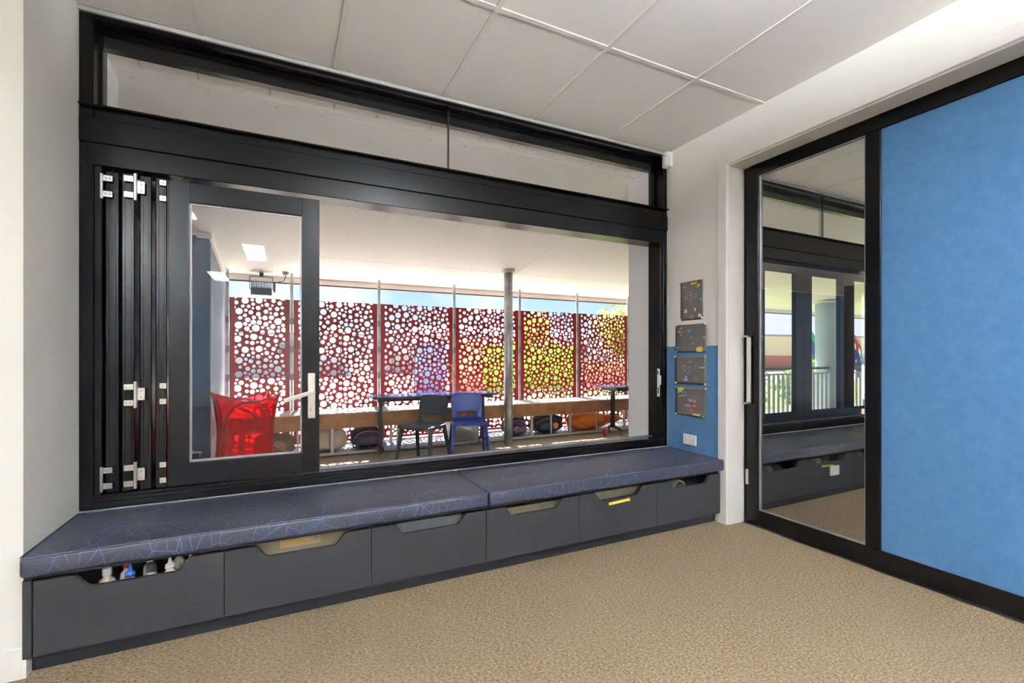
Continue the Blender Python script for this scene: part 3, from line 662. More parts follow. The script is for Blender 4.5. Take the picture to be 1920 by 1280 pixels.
# sloping soffit: sheets with recessed joints under a roof slab
sroot = struct_root('verandah_soffit')
bm = B(); A0, A1 = 2.80, 6.14
v = [bm.verts.new(p) for x in (-9, 14) for p in ((x, A0, soff(A0)+.02), (x, A1, soff(A1)+.02), (x, A1, soff(A1)+.20), (x, A0, soff(A0)+.20))]
for q in ((0, 1, 2, 3), (7, 6, 5, 4), (0, 4, 5, 1), (1, 5, 6, 2), (2, 6, 7, 3), (3, 7, 4, 0)): bm.faces.new([v[i] for i in q])
obj('roof_slab', bm, SOFJ, sroot)
sy = [2.80, 2.935, 4.13, 5.325, 6.085]; sxx = [-8.6, -4.55, -.95, 2.65, 6.25, 9.85, 13.4]
for j in range(4):
    for i in range(6):
        a, b, c, d = sxx[i]+.002, sxx[i+1]-.002, sy[j]+.003, sy[j+1]-.003
        bm = B(); v = [bm.verts.new((x, y, soff(y)+dz)) for x in (a, b) for y in (c, d) for dz in (0, .02)]
        for q in ((0, 1, 3, 2), (4, 6, 7, 5), (0, 4, 5, 1), (2, 3, 7, 6), (0, 2, 6, 4), (1, 5, 7, 3)): bm.faces.new([v[k] for k in q])
        obj('soffit_sheet', bm, SOFF, sroot)
scr = B()
for j in range(4):
    for y in (sy[j]+.05, (sy[j]+sy[j+1])/2, sy[j+1]-.05):
        if sy[j+1]-sy[j] < .5 and y > sy[j]+.1: continue
        for i in range(34):
            x = -3.1+.3*i+.03*((i*7+j) % 3)
            cyl(scr, (x, y, soff(y)+.001), (x, y, soff(y)-.0015), .005, n=6)
obj('soffit_screws', scr, mat('screw_grey', (.42, .41, .39), .6), sroot, kind='stuff')
obj('fascia', boxes([(-9, 14, 6.09, 6.14, 1.958, soff(6.14)+.02)]), SOFF, sroot)
obj('drip_edge', boxes([(-9, 14, 6.09, 6.14, 1.943, 1.958)]), mat('drip_grey', (.05, .05, .05), .5), sroot)
struct('roof', box(-9, 14, -7, 2.9, CZ+.13, CZ+.30), GALV)

# navy store block and corrugated side wall on the left
st = struct_root('wall_store')
obj('door_face', boxes([(-4.2, -.604, 4.98, 5.03, 0, 2.17)]), NAVY, st)
obj('bulkhead', boxes([(-4.2, -.590, 4.95, 5.02, 2.172, 2.192)]), SOFF, st)
rb = B()
n = 40; pts = []
for i in range(n):
    y = 5.032+1.20*i/n
    for dy_, dx_ in ((0, 0), (.012, 0), (.015, .010), (.024, .010), (.027, 0)): pts.append((y+dy_, -.618+dx_))
for (y, x), (y2, x2) in zip(pts, pts[1:]):
    q = [rb.verts.new(p) for p in ((x, y, 0), (x2, y2, 0), (x2, y2, soff(y2)-.045), (x, y, soff(y)-.045))]; rb.faces.new(q)
bmesh.ops.remove_doubles(rb, verts=rb.verts, dist=1e-5)
rb2 = obj('corrugated_sheet', rb, CORR, st)
obj('wall_core', boxes([(-4.2, -.622, 5.03, 6.23, 0, 1.95)]), CORR, st)
bm = B(); v = [bm.verts.new((x, y, soff(y)+dz)) for x in (-.70, -.585) for y in (4.96, 6.24) for dz in (-.050, -.002)]
for q in ((0, 1, 3, 2), (4, 6, 7, 5), (0, 4, 5, 1), (2, 3, 7, 6), (0, 2, 6, 4), (1, 5, 7, 3)): bm.faces.new([v[k] for k in q])
obj('soffit_trim', bm, SOFF, st)
obj('corner_trim', boxes([(-.618, -.600, 6.225, 6.26, 0, 1.97), (-.614, -.596, 5.018, 5.036, 0, 2.13)]), mat('corner_trim', (.45, .50, .56), .4), st)
hb = B(); cyl(hb, (-.735, 4.98, .245), (-.735, 4.93, .245), .016, n=12); cyl(hb, (-.735, 4.93, .250), (-.655, 4.93, .244), .009, n=10); cyl(hb, (-.672, 4.93, .245), (-.672, 4.93, .205), .005, n=8)
obj('door_bolt', hb, SILVER, st)

# round column
def column(x, y, label, r=.055, m=GALV, cap=True):
    t = thing('round_column', label, 'column', (x, y, 0))
    bm = B(); lathe(bm, [(r, .0), (r, soff(y)-.012)], n=24); obj('shaft', bm, m, t, smooth=True)
    if cap:
        bm = B(); lathe(bm, [(r*1.45, soff(y)-.026), (r*1.5, soff(y)-.020), (r*1.5, soff(y)+.004)], n=24); obj('cap_plate', bm, mat('cap_grey', (.70, .68, .65), .5), t, smooth=True)
column(2.513, 5.255, 'galvanised round steel column in front of the red screens')
column(9.35, 5.42, 'thick pale blue column outside the next room window', .17, mat('pale_blue_paint', (.42, .55, .66), .4))

# ---------------- perforated screens
PW, PZ0, PZ1, MARG = .945, .07, 1.745, .050
rnd = random.Random(11)
def holes():
    H = []
    x0, x1 = MARG, PW-MARG; per = .545
    def ok(x, z, r):
        for a, b, c in H:
            dz = abs(z-b); dz = min(dz, per-dz)
            if (x-a)**2+dz*dz < (r+c+.0105)**2: return False
        return True
    for r, n, tries in ((.0355, 18, 900), (.0235, 40, 3000), (.0185, 55, 4500), (.0135, 120, 7000)):
        k = 0
        for _ in range(tries):
            x = rnd.uniform(x0+r*(.3 if r > .03 else .6), x1-r*(.3 if r > .03 else .6)); z = rnd.uniform(0, per)
            if ok(x, z, r): H.append((x, z, r)); k += 1
            if k >= n: break
    out = []
    for x, z, r in H:
        for j in range(-1, 4): out.append((x, PZ1-.0-per*j-z, r))
    return out
HOLES = holes()
def screen_mesh(width, shift):
    h0, h1 = MARG, width-MARG
    V = [(0, PZ0), (width, PZ0), (width, PZ1), (0, PZ1), (h0, PZ0+.03), (h1, PZ0+.03), (h1, PZ1), (h0, PZ1)]
    E_ = [(0, 1), (1, 2), (2, 3), (3, 0), (4, 5), (5, 6), (4, 7)]
    C = []
    for x, z, r in HOLES:
        x -= shift
        if x+r < h0 or x-r > h1 or z+r < PZ0+.03 or z-r > PZ1: continue
        C.append((x, z, r)); n = 18 if r > .03 else 14 if r > .022 else 11
        b = len(V)
        V += [(x+r*math.cos(2*PI*i/n), z+r*math.sin(2*PI*i/n)) for i in range(n)]
        E_ += [(b+i, b+(i+1) % n) for i in range(n)]
    vo, eo, fo, *_ = geometry.delaunay_2d_cdt([Vector(p) for p in V], E_, [], 0, 1e-6)
    cell = {}
    for c in C:
        for i in range(int((c[0]-c[2])//.1), int((c[0]+c[2])//.1)+1):
            for j in range(int((c[1]-c[2])//.1), int((c[1]+c[2])//.1)+1): cell.setdefault((i, j), []).append(c)
    keep = []
    for f in fo:
        p = sum((vo[i] for i in f), Vector((0, 0)))/len(f)
        if not (0 < p.x < width and PZ0 < p.y < PZ1): continue
        if h0 < p.x < h1 and p.y > PZ0+.03 and any((p.x-a)**2+(p.y-b)**2 < r*r for a, b, r in cell.get((int(p.x//.1), int(p.y//.1)), [])): continue
        keep.append(f)
    bm = B(); T = .0022
    fv = [bm.verts.new((p.x, -T, p.y)) for p in vo]; bv = [bm.verts.new((p.x, T, p.y)) for p in vo]
    cnt = {}
    for f in keep:
        a, b, c = f[:3]
        if (vo[b]-vo[a]).cross(vo[c]-vo[a]) < 0: f = f[::-1]
        bm.faces.new([fv[i] for i in f]); bm.faces.new([bv[i] for i in f[::-1]])
        for i in range(len(f)):
            u, w_ = f[i], f[(i+1) % len(f)]; cnt[(u, w_)] = 1
    for (u, w_) in cnt:
        if (w_, u) not in cnt: bm.faces.new((fv[w_], fv[u], bv[u], bv[w_]))
    bmesh.ops.delete(bm, geom=[v for v in bm.verts if not v.link_faces], context='VERTS')
    return bm
SY = 5.955
POSTX = [.078+.983*k for k in range(-1, 7)]
full = screen_mesh(PW, 0)
ORD = ['first', 'second', 'third', 'fourth', 'fifth', 'sixth', 'seventh', 'eighth']
meF = None
for k in range(7):
    x0 = POSTX[k]+.019
    if k == 0:
        o = obj('perforated_screen', screen_mesh(.600, PW-.600), RED); o.location = (.059-.600, SY, 0)
    elif meF is None:
        o = obj('perforated_screen', full, RED); meF = o.data; o.location = (x0, SY, 0)
    else:
        o = bpy.data.objects.new('perforated_screen', meF); col.objects.link(o); o.location = (x0, SY, 0)
    tag(o, 'red screen panel with round holes, %s from the corrugated wall' % ORD[k] if k < 6 else 'red screen panel with round holes hidden furthest right of the row', 'screen', 'red perforated screens')
    for z in (.45, .95, 1.45):
        for xx in ((.012, .585-.012) if k == 0 else (.012, PW-.012)):
            pass
bracket = None
for k in range(8):
    x = POSTX[k] if k else -.560
    t = thing('screen_post', 'slim galvanised post, %s from the corrugated wall, between red screens' % ORD[k], 'post', (x, SY+.005, 0), 0, 'posts between the screens')
    bm = B(); bx(bm, -.016, .016, -.016, .016, .0, soff(SY)-.001, .002, seg=1); obj('shaft', bm, GALV, t)
    for z in (.30, .82, 1.14, 1.46):
        obj('clip_strap', boxes([(-.053, .053, -.0215, -.0165, z, z+.035)]) if False else boxes([(-.019, .019, -.0215, -.0165, z, z+.075)]), mat('clip_grey', (.25, .26, .28), .5, metal=.5), t)
    obj('base_plate', boxes([(-.024, .05, -.045, .045, 0, .008)]), GALV, t)
tag(obj('screen_rail', boxes([(-.58, 6.9, SY-.012, SY+.012, .02, .055)]), GALV), 'galvanised bottom rail running under the red screens', 'rail')

# orange paper geckos hanging by the third post
for i, z in enumerate((1.245, .965, .865, .77)):
    cx_, rot = (2.020, .5) if i else (1.93, 1.1)
    if i == 0: z = 1.41
    poly = []
    for k in range(10):
        a = 2*PI*k/10+rot; r = (.052 if k % 2 == 0 else .020)*(1+.25*math.sin(k*2.1+i)); poly.append((cx_+r*math.cos(a), z+r*math.sin(a)))
    bm = B(); prism(bm, poly, 'y', SY-.030, SY-.0285)
    tag(obj('paper_cutout', bm, mat('salmon_paper', (.80, .36, .20), .7)), ['salmon star cut-out highest on the screen beside the fourth post', 'salmon paper star cut-out second from top on the post', 'salmon paper star cut-out third from top on the post', 'salmon paper star cut-out lowest, just above the table'][i], 'paper cut-out', 'paper cut-outs on the screen')

# ---------------- long bench and racks
t = thing('long_bench', 'long brown board bench running in front of the red screens', 'bench', (2.6, 5.65, 0))
ob = lambda l, bev=0: boxes([(a-2.6, b-2.6, c-5.65, d-5.65, e_, f_) for a, b, c, d, e_, f_ in l], bev)
obj('front_board', ob([(-.585, 6.9, 5.40, 5.425, .305, .462)], .003), BENCHW, t)
obj('seat_top', ob([(-.585, 6.9, 5.40, 5.90, .463, .475)], .002), BENCHT, t)
for x in (-.40, .47, 1.19, 2.27, 2.95, 3.55, 4.50, 5.2, 6.0, 6.7):
    obj('leg', ob([(x-.016, x+.016, 5.44, 5.472, .04, .463)]), RACK, t)
    obj('leg', ob([(x-.016, x+.016, 5.85, 5.882, .04, .463)]), RACK, t)
obj('bottom_rail', ob([(-.585, 6.9, 5.44, 5.472, .012, .04), (-.585, 6.9, 5.85, 5.882, .012, .04)]), RACK, t)
obj('shelf_sheet', ob([(-.585, 6.9, 5.472, 5.85, .030, .038)]), mat('rack_shelf', (.30, .33, .40), .35, metal=.6), t)
for x in (.13, 3.25, 4.0): obj('divider_bar', ob([(x-.009, x+.009, 5.445, 5.465, .04, .305)]), RACK, t)

# ---------------- tables
BLUET = mat('blue_table_top', (.030, .085, .33), .16, spec=.7)
def table(x0, x1, y0, y1, z, label):
    cx_, cy_ = (x0+x1)/2, (y0+y1)/2; hw, hd = (x1-x0)/2, (y1-y0)/2
    t = thing('flip_table', label, 'table', (cx_, cy_, 0))
    obj('table_top', box(-hw, hw, -hd, hd, z-.020, z, .006), BLUET, t)
    obj('edge_band', boxes([(-hw+.002, hw-.002, -hd-.002, -hd, z-.018, z-.003)]), BLKP, t)
    obj('under_beam', boxes([(-hw+.12, hw-.12, -.05, .05, z-.065, z-.021), (-hw+.06, -hw+.13, -.18, .18, z-.055, z-.021), (hw-.13, hw-.06, -.18, .18, z-.055, z-.021)], .004), BLKP, t)
    for s in (-1, 1):
        x = s*(hw-.12)
        bm = B(); bx(bm, x-.020, x+.020, -.030, .030, .09, z-.05, .006); lg = obj('leg', bm, BLKP, t)
        bm = B(); tube(bm, [(x, -.19, .072), (x, -.12, .088), (x, 0, .112), (x, .07, .094), (x, .105, .072)], [.013, .017, .022, .017, .013], n=10); obj('foot', bm, BLKP, t, smooth=True)
        for q in (-1, 1):
            bm = B()
            yq = -.17 if q < 0 else .088
            for dx_ in (-.014, .006): cyl(bm, (x+dx_, yq, .028), (x+dx_+.010, yq, .028), .027, n=16)
            cyl(bm, (x, yq, .05), (x, yq, .078), .009, n=8)
            obj('castor', bm, mat('castor_grey', (.22, .21, .20), .5), t)
    return t
table(.84, 2.30, 5.09, 5.51, .655, 'blue-topped table on black castor legs in the middle of the verandah')
table(4.05, 5.45, 5.09, 5.51, .665, 'blue-topped table on black legs half hidden behind the right window reveal')

# ---------------- moulded school chairs
def chair(x, y, rz, c, label, name):
    t = thing('school_chair', label, 'chair', (x, y, 0), rz, 'moulded school chairs')
    m = mat(name, c, .42, spec=.35)
    # side profile (forward = +y): front lip, seat, curve, back
    prof = [(.205, .352), (.19, .372), (.15, .381), (.05, .376), (-.05, .370), (-.125, .371), (-.165, .384), (-.188, .415), (-.200, .46), (-.212, .52), (-.226, .58), (-.240, .635), (-.247, .66), (-.246, .675)]
    wid = [.17, .186, .192, .190, .182, .176, .170, .168, .168, .178, .184, .180, .165, .13]
    bm = B(); N = 10; g = []
    for (py, pz), w_ in zip(prof, wid):
        row = []
        for i in range(N+1):
            u = -1+2*i/N; dish = .016*(u*u)
            if pz > .40: row.append(bm.verts.new((u*w_, py+dish*1.6, pz)))
            else: row.append(bm.verts.new((u*w_, py, pz+dish)))
        g.append(row)
    for a in range(len(prof)-1):
        for i in range(N):
            if a == 7 and 2 <= i <= 7: continue            # hand opening between seat and back
            bm.faces.new((g[a][i], g[a][i+1], g[a+1][i+1], g[a+1][i]))
    sh = obj('seat_shell', bm, m, t)
    for f in sh.data.polygons: f.use_smooth = True
    s = sh.modifiers.new('thick', 'SOLIDIFY'); s.thickness = .011; s.offset = 0
    s = sh.modifiers.new('round', 'SUBSURF'); s.levels = 1; s.render_levels = 1
    for sx_ in (-1, 1):
        for (y0, y1) in ((.13, .195), (-.13, -.215)):
            lb_ = B()
            ring0 = None
            for k in range(6):
                q = k/5; yy = y0+(y1-y0)*q; xx = sx_*(.168+.035*q); zz = .372*(1-q)
                rw, rd = .030-.012*q, .017-.004*q
                ring_ = [lb_.verts.new((xx+a*rd, yy+b*rw, zz)) for a, b in ((-1, -.6), (-.5, -1), (.5, -1), (1, -.6), (1, .6), (.5, 1), (-.5, 1), (-1, .6))]
                if ring0:
                    for i in range(8): lb_.faces.new((ring0[i], ring0[(i+1) % 8], ring_[(i+1) % 8], ring_[i]))
                else: lb_.faces.new(ring_[::-1])
                ring0 = ring_
            lb_.faces.new(ring0)
            bmesh.ops.recalc_face_normals(lb_, faces=lb_.faces)
            obj('leg', lb_, m, t, smooth=True)
        rb_ = B(); bx(rb_, sx_*.168-.012, sx_*.168+.012, -.16, .16, .345, .375, .006); obj('side_rail', rb_, m, t)
    return t
chair(1.30, 4.77, 2.30, (.030, .040, .046), 'dark grey moulded school chair turned left before the table', 'chair_grey')
chair(1.825, 4.83, 2.90, (.008, .026, .19), 'deep blue moulded school chair standing with its back to the table', 'chair_blue')

# ---------------- bags and boxes on the rack
def strap(t, pts, m, w_=.022):
    bm = B(); tube(bm, pts, w_/2, n=6); bmesh.ops.scale(bm, vec=(1, 1, 1), verts=bm.verts); obj('strap', bm, m, t, smooth=True)
t = thing('bolster_pillow', 'cream cylindrical bolster lying under the bench behind the leaf stile', 'pillow', (.40, 5.64, .04))
bm = B(); blob(bm, (0, 0, .12), (.24, .125, .12), 3, .06, 1.6, power=3.2); obj('pillow_body', bm, mat('cream_canvas', (.52, .42, .31), .85, var=.12, vscale=6), t)
t = thing('dark_satchel', 'dark brown and navy bag slumped under the bench beside the red hamper', 'bag', (-.10, 5.64, .04))
bm = B(); blob(bm, (0, 0, .105), (.20, .14, .12), 9, .20, 2.0, power=2.6); obj('bag_body', bm, mat('satchel_navy', (.050, .045, .075), .7, c2=(.18, .10, .07), vscale=3), t)
strap(t, [(-.13, -.12, .12), (-.03, -.155, .15), (.07, -.155, .08), (.14, -.13, .03)], mat('strap_tan', (.40, .22, .16), .6))
bm = B(); blob(bm, (.02, -.10, .10), (.11, .05, .065), 2, .1, 2, sub=3); obj('front_pocket', bm, mat('satchel_brown', (.24, .13, .10), .7), t)
def backpack(x, y, s, body, accent, label, seed, patch=None, rz=0):
    t = thing('backpack', label, 'backpack', (x, y, .04), rz, 'bags under the long bench')
    m = mat('pack_%d' % seed, body, .65, var=.25, vscale=7); ma = mat('packa_%d' % seed, accent, .6, var=.2, vscale=9)
    bm = B(); blob(bm, (0, 0, s[2]), s, seed, .16, 2.0); obj('pack_body', bm, m, t)
    bm = B(); blob(bm, (.02, -s[1]*.75, s[2]*.75), (s[0]*.72, s[1]*.42, s[2]*.55), seed+1, .14, 2.0, sub=3); obj('front_pocket', bm, ma, t)
    strap(t, [(-s[0]*.7, -s[1]*.6, s[2]*1.5), (-s[0]*.98, -s[1]*.9, s[2]), (-s[0]*.9, -s[1]*1.05, .03), (-s[0]*.5, -s[1]*1.2, .012), (-s[0]*.1, -s[1]*1.25, .012)], BLKP, .016)
    strap(t, [(-.05, 0, s[2]*1.9), (-.02, -.01, s[2]*2.1), (.03, -.01, s[2]*2.1), (.06, 0, s[2]*1.9)], BLKP, .014)
    zp = B(); tube(zp, [(s[0]*.78*math.cos(a), -s[1]*.78-.02*math.sin(a), s[2]*1.05+s[2]*.65*math.sin(a)) for a in [i*PI/12 for i in range(13)]], .005, n=5); obj('zip', zp, mat('zip_grey', (.30, .26, .24), .5), t)
    if patch:
        bm = B(); blob(bm, (s[0]*.30, -s[1]*1.12, s[2]*.85), (.045, .012, .045), seed+5, .1, 2, sub=2); obj('patch', bm, mat('patch_%d' % seed, patch, .5), t)
    return t
backpack(.87, 5.66, (.185, .13, .115), (.035, .024, .050), (.050, .030, .066), 'purple backpack with a patterned top under the bench, left of the table leg', 41)
backpack(2.78, 5.64, (.165, .13, .115), (.060, .040, .065), (.11, .06, .10), 'plum backpack under the bench just right of the column', 52)
backpack(3.27, 5.64, (.25, .13, .120), (.012, .014, .018), (.018, .028, .040), 'black backpack with an orange patch under the bench', 63, patch=(.75, .25, .08))
t = thing('orange_bag', 'bright orange duffel bag lying under the bench at right', 'bag', (4.05, 5.63, .04))
OR = mat('orange_nylon', (.74, .22, .018), .5, c2=(.60, .10, .02), vscale=5)
bm = B(); blob(bm, (-.10, 0, .115), (.33, .13, .115), 5, .16, 1.7); obj('bag_body', bm, OR, t)
bm = B(); blob(bm, (.27, -.01, .125), (.22, .10, .06), 6, .14, 2, sub=3); obj('bag_end', bm, OR, t)
strap(t, [(-.33, -.10, .14), (-.18, -.145, .06), (0, -.150, .05), (.18, -.13, .10), (.30, -.10, .15)], mat('orange_web', (.60, .12, .02), .6), .026)
t = thing('plastic_tub', 'clear plastic storage tub with red handle clips under the bench', 'tub', (2.03, 5.64, .04))
CL = translucent('clear_plastic', (.75, .76, .76), .45, .2)
obj('tub_body', boxes([(-.19, .19, -.14, .14, 0, .006), (-.19, -.184, -.14, .14, .006, .215), (.184, .19, -.14, .14, .006, .215), (-.184, .184, -.14, -.134, .006, .215), (-.184, .184, .134, .14, .006, .215)]), CL, t)
obj('lid', boxes([(-.20, .20, -.15, .15, .216, .228)], .004), CL, t)
obj('clip_handle', boxes([(.005, .105, -.158, -.142, .196, .214), (.005, .014, -.158, -.142, .214, .236), (.096, .105, -.158, -.142, .214, .236), (.005, .105, -.158, -.142, .236, .246)], .002), mat('clip_red', (.60, .03, .04), .35), t)
obj('tub_contents', boxes([(-.15, .05, -.11, .10, .008, .13), (.06, .16, -.10, .10, .008, .09)], .01), mat('tub_paper', (.55, .53, .50), .7), t)
t = thing('drink_bottle', 'small red drink bottle standing on the verandah floor', 'bottle', (3.98, 5.22, 0))
bm = B(); lathe(bm, [(.030, 0), (.033, .006), (.033, .075), (.024, .092), (.016, .098)], n=14); obj('bottle_body', bm, mat('bottle_red', (.42, .03, .03), .3), t, smooth=True)
bm = B(); lathe(bm, [(.018, .096), (.018, .116), (.010, .122), (.009, .136)], n=12); obj('cap', bm, mat('cap_pale', (.65, .60, .55), .4), t, smooth=True)

# ---------------- red pop-up hamper
t = thing('pop_up_hamper', 'translucent red pop-up hamper with curved sides beside the navy wall', 'hamper', (-.305, 4.62, 0), .22)
RT = translucent('red_film', (.88, .012, .040), .60, .10); RP = mat('hamper_piping', (.30, .004, .012), .3)
S, HH = .225, .785
def hp(face, u, v):                    # u,v in 0..1 on one side panel
    a = face*PI/2
    x = (-1+2*u)*S; bulge = .050*math.sin(PI*v)*(1-(2*u-1)**2*.4)
    z = HH*v
    pin = 1-.16*math.sin(PI*v)         # waist
    z *= 1-.085*math.sin(PI*u)*(v**3)
    d = S*pin-bulge*.5
    X_, Y_ = x*pin*(1+.08*(v > .99)), -d
    return (X_*math.cos(a)-Y_*math.sin(a), X_*math.sin(a)+Y_*math.cos(a), z+.004)
for f in range(4):
    bm = B(); N = 14
    g = [[bm.verts.new(hp(f, i/N, j/N)) for j in range(N+1)] for i in range(N+1)]
    for i in range(N):
        for j in range(N): bm.faces.new((g[i][j], g[i+1][j], g[i+1][j+1], g[i][j+1]))
    sd = obj('side_panel', bm, RT, t, smooth=True)
    bm = B(); tube(bm, [hp(f, .5+.47*math.cos(a), .5+.48*math.sin(a)) for a in [2*PI*i/36 for i in range(36)]], .008, n=7, closed=True)
    obj('spring_hoop', bm, RP, sd, smooth=True)
    bm = B(); tube(bm, [hp(f, 0, j/12) for j in range(13)], .006, n=6); obj('corner_seam', bm, RP, sd, smooth=True)
    bm = B(); tube(bm, [hp(f, i/12, 1) for i in range(13)], .005, n=6); obj('rim', bm, RP, sd, smooth=True)
obj('hamper_base', boxes([(-S, S, -S, S, .002, .008)]), RT, t)
def noodle(pts, r, c, nm, label):
    bm = B(); P_ = []
    for i in range(25):
        q = i/24; k = min(int(q*(len(pts)-1)), len(pts)-2); s = q*(len(pts)-1)-k
        p0, p1, p2, p3 = [Vector(pts[max(0, min(len(pts)-1, k+d))]) for d in (-1, 0, 1, 2)]
        P_.append(.5*((2*p1)+(p2-p0)*s+(2*p0-5*p1+4*p2-p3)*s*s+(3*p1-p0-3*p2+p3)*s**3))
    tube(bm, P_, r, n=8)
    tag(obj('foam_tube', bm, mat(nm, c, .5), smooth=True), label, 'tube', 'tubes in the red hamper')
noodle([(-.36, 4.60, .66), (-.27, 4.58, .62), (-.20, 4.60, .54), (-.15, 4.63, .46)], .011, (.16, .62, .05), 'tube_green', 'bright green bent tube standing in the red hamper')
noodle([(-.43, 4.62, .50), (-.32, 4.60, .46), (-.22, 4.62, .36), (-.14, 4.66, .24)], .008, (.80, .30, .04), 'tube_orange', 'thin orange tube curving across the red hamper')
noodle([(-.45, 4.58, .44), (-.40, 4.54, .30), (-.30, 4.52, .14), (-.18, 4.56, .05)], .012, (.28, .20, .05), 'tube_olive', 'olive brown tube sloping low inside the red hamper')
for i, (x, y, r, c, l) in enumerate([(-.30, 4.60, .055, (.70, .45, .08), 'yellow ball at the bottom of the red hamper'), (-.20, 4.62, .05, (.75, .16, .06), 'orange-red ball at the bottom of the red hamper'), (-.40, 4.68, .05, (.75, .55, .50), 'pale pink ball at the bottom of the red hamper')]):
    bm = B(); bmesh.ops.create_icosphere(bm, subdivisions=3, radius=r); o = obj('play_ball', bm, mat('ball_%d' % i, c, .35), smooth=True); o.location = (x, y, r+.009)
    tag(o, l, 'ball', 'balls in the red hamper')

# ---------------- floodlight and junction box
t = thing('floodlight', 'grey finned floodlight hanging under the verandah edge', 'floodlight', (-.232, 5.99, soff(5.99)-.045))
FL = mat('floodlight_grey', (.055, .075, .105), .45, metal=.4)
obj('bracket', boxes([(-.118, -.112, -.015, .015, -.150, 0), (.112, .118, -.015, .015, -.150, 0), (-.118, .118, -.015, .015, -.006, 0), (-.02, .02, -.015, .015, 0, .044)]), FL, t)
bm = B(); bx(bm, -.105, .105, -.055, .045, -.200, -.125, .006); bmesh.ops.rotate(bm, verts=bm.verts, cent=(0, 0, -.16), matrix=Matrix.Rotation(.25, 3, 'X')); obj('lamp_housing', bm, FL, t)
for i in range(13):
    x = -.096+.016*i; bm = B(); bx(bm, x-.0035, x+.0035, -.05, .04, -.130, -.065); obj('cooling_fin', bm, FL, t)
obj('fin_plate', boxes([(-.10, .10, -.05, .04, -.066, -.058)]), FL, t)
bm = B(); bx(bm, .120, .142, -.015, .015, -.170, -.060, .004); obj('side_bracket', bm, FL, t)
bm = B(); tube(bm, [(.13, 0, -.07), (.15, 0, -.055), (.19, -.03, -.050), (.23, -.06, -.038), (.250, -.07, .025)], .0045, n=6); obj('cable', bm, BLKP, t)
t = thing('junction_box', 'small grey round junction box on the verandah ceiling', 'junction box', (.012, 5.92, soff(5.92)))
bm = B(); lathe(bm, [(.022, -.034), (.032, -.028), (.034, -.001)], n=16); obj('box_body', bm, mat('jbox', (.42, .42, .38), .6), t, smooth=True)
bm = B(); lathe(bm, [(.036, -.010), (.036, -.002)], n=16); obj('box_rim', bm, mat('jbox', (.42, .42, .38), .6), t)

# ---------------- balustrade outside the next room
t = thing('balustrade', 'pale slatted balustrade with dark handrail outside the next room window', 'balustrade', (9.5, 5.3, 0))
PB = mat('pale_slat', (.50, .60, .68), .35, metal=.3)
bm = B(); cyl(bm, (-2.4, 0, .868), (3.6, 0, .868), .022, n=12); obj('handrail', bm, mat('rail_dark', (.10, .12, .14), .4), t, smooth=True)
obj('top_rail', boxes([(-2.4, 3.6, -.012, .012, .755, .785)]), PB, t); obj('bottom_rail', boxes([(-2.4, 3.6, -.012, .012, .075, .105)]), PB, t)
sm = None
for i in range(48):
    x = -2.38+.125*i
    if sm is None:
        o = obj('slat', box(-.033, .033, -.028, -.013, .07, .79, .002), PB, t); sm = o.data
    else:
        o = bpy.data.objects.new('slat', sm); col.objects.link(o); o.parent = t
    o.location.x = x
for x in (-2.3, -.85, .55, 2.0, 3.4): obj('post', boxes([(x-.02, x+.02, .014, .044, 0, .85)]), PB, t)

# ---------------- plants, trees, far things
def leaves(bm, n, c, s, size, seed, mi=0):
    r = random.Random(seed)
    for _ in range(n):
        while True:
            p = Vector((r.uniform(-1, 1), r.uniform(-1, 1), r.uniform(-1, 1)))
            if .25 < p.length < 1: break
        p = Vector((c[0]+p.x*s[0], c[1]+p.y*s[1], c[2]+p.z*s[2]))
        a = Vector((r.gauss(0, 1), r.gauss(0, 1), r.gauss(0, 1))).normalized(); b = a.orthogonal().normalized()
        l = size*r.uniform(.7, 1.4)
        f = bm.faces.new([bm.verts.new(q) for q in (p, p+a*l*.5+b*l*.22, p+a*l, p+a*l*.5-b*l*.22)]); f.material_index = mi
LEAFM = {}
def leafmat(k, c):
    if k not in LEAFM:
        m = translucent('leaf_'+k, c, 0, .5); LEAFM[k] = m
    return LEAFM[k]
def tree(x, y, h, r, k, c, label, seed, n=1500, group='trees beyond the screens'):
    t = thing('tree', label, 'tree', (x, y, -.06), 0, group)
    bm = B(); tube(bm, [(0, 0, 0), (.05, 0, h*.35), (-.05, .05, h*.75)], [r*.09, r*.07, r*.03], n=8)
    for a in range(5): tube(bm, [(0, 0, h*.4), (r*.5*math.cos(a*1.3), r*.5*math.sin(a*1.3), h*.75)], [r*.04, r*.015], n=6)
    obj('trunk', bm, mat('bark', (.16, .11, .08), .9), t)
    bm = B(); rr = random.Random(seed)
    for i in range(6):
        leaves(bm, n//6, (rr.uniform(-.45, .45)*r, rr.uniform(-.45, .45)*r, h*.72+rr.uniform(-.22, .28)*h), (r*.55, r*.55, h*.22), h*.085, seed+i)
    obj('crown', bm, leafmat(k, c), t)
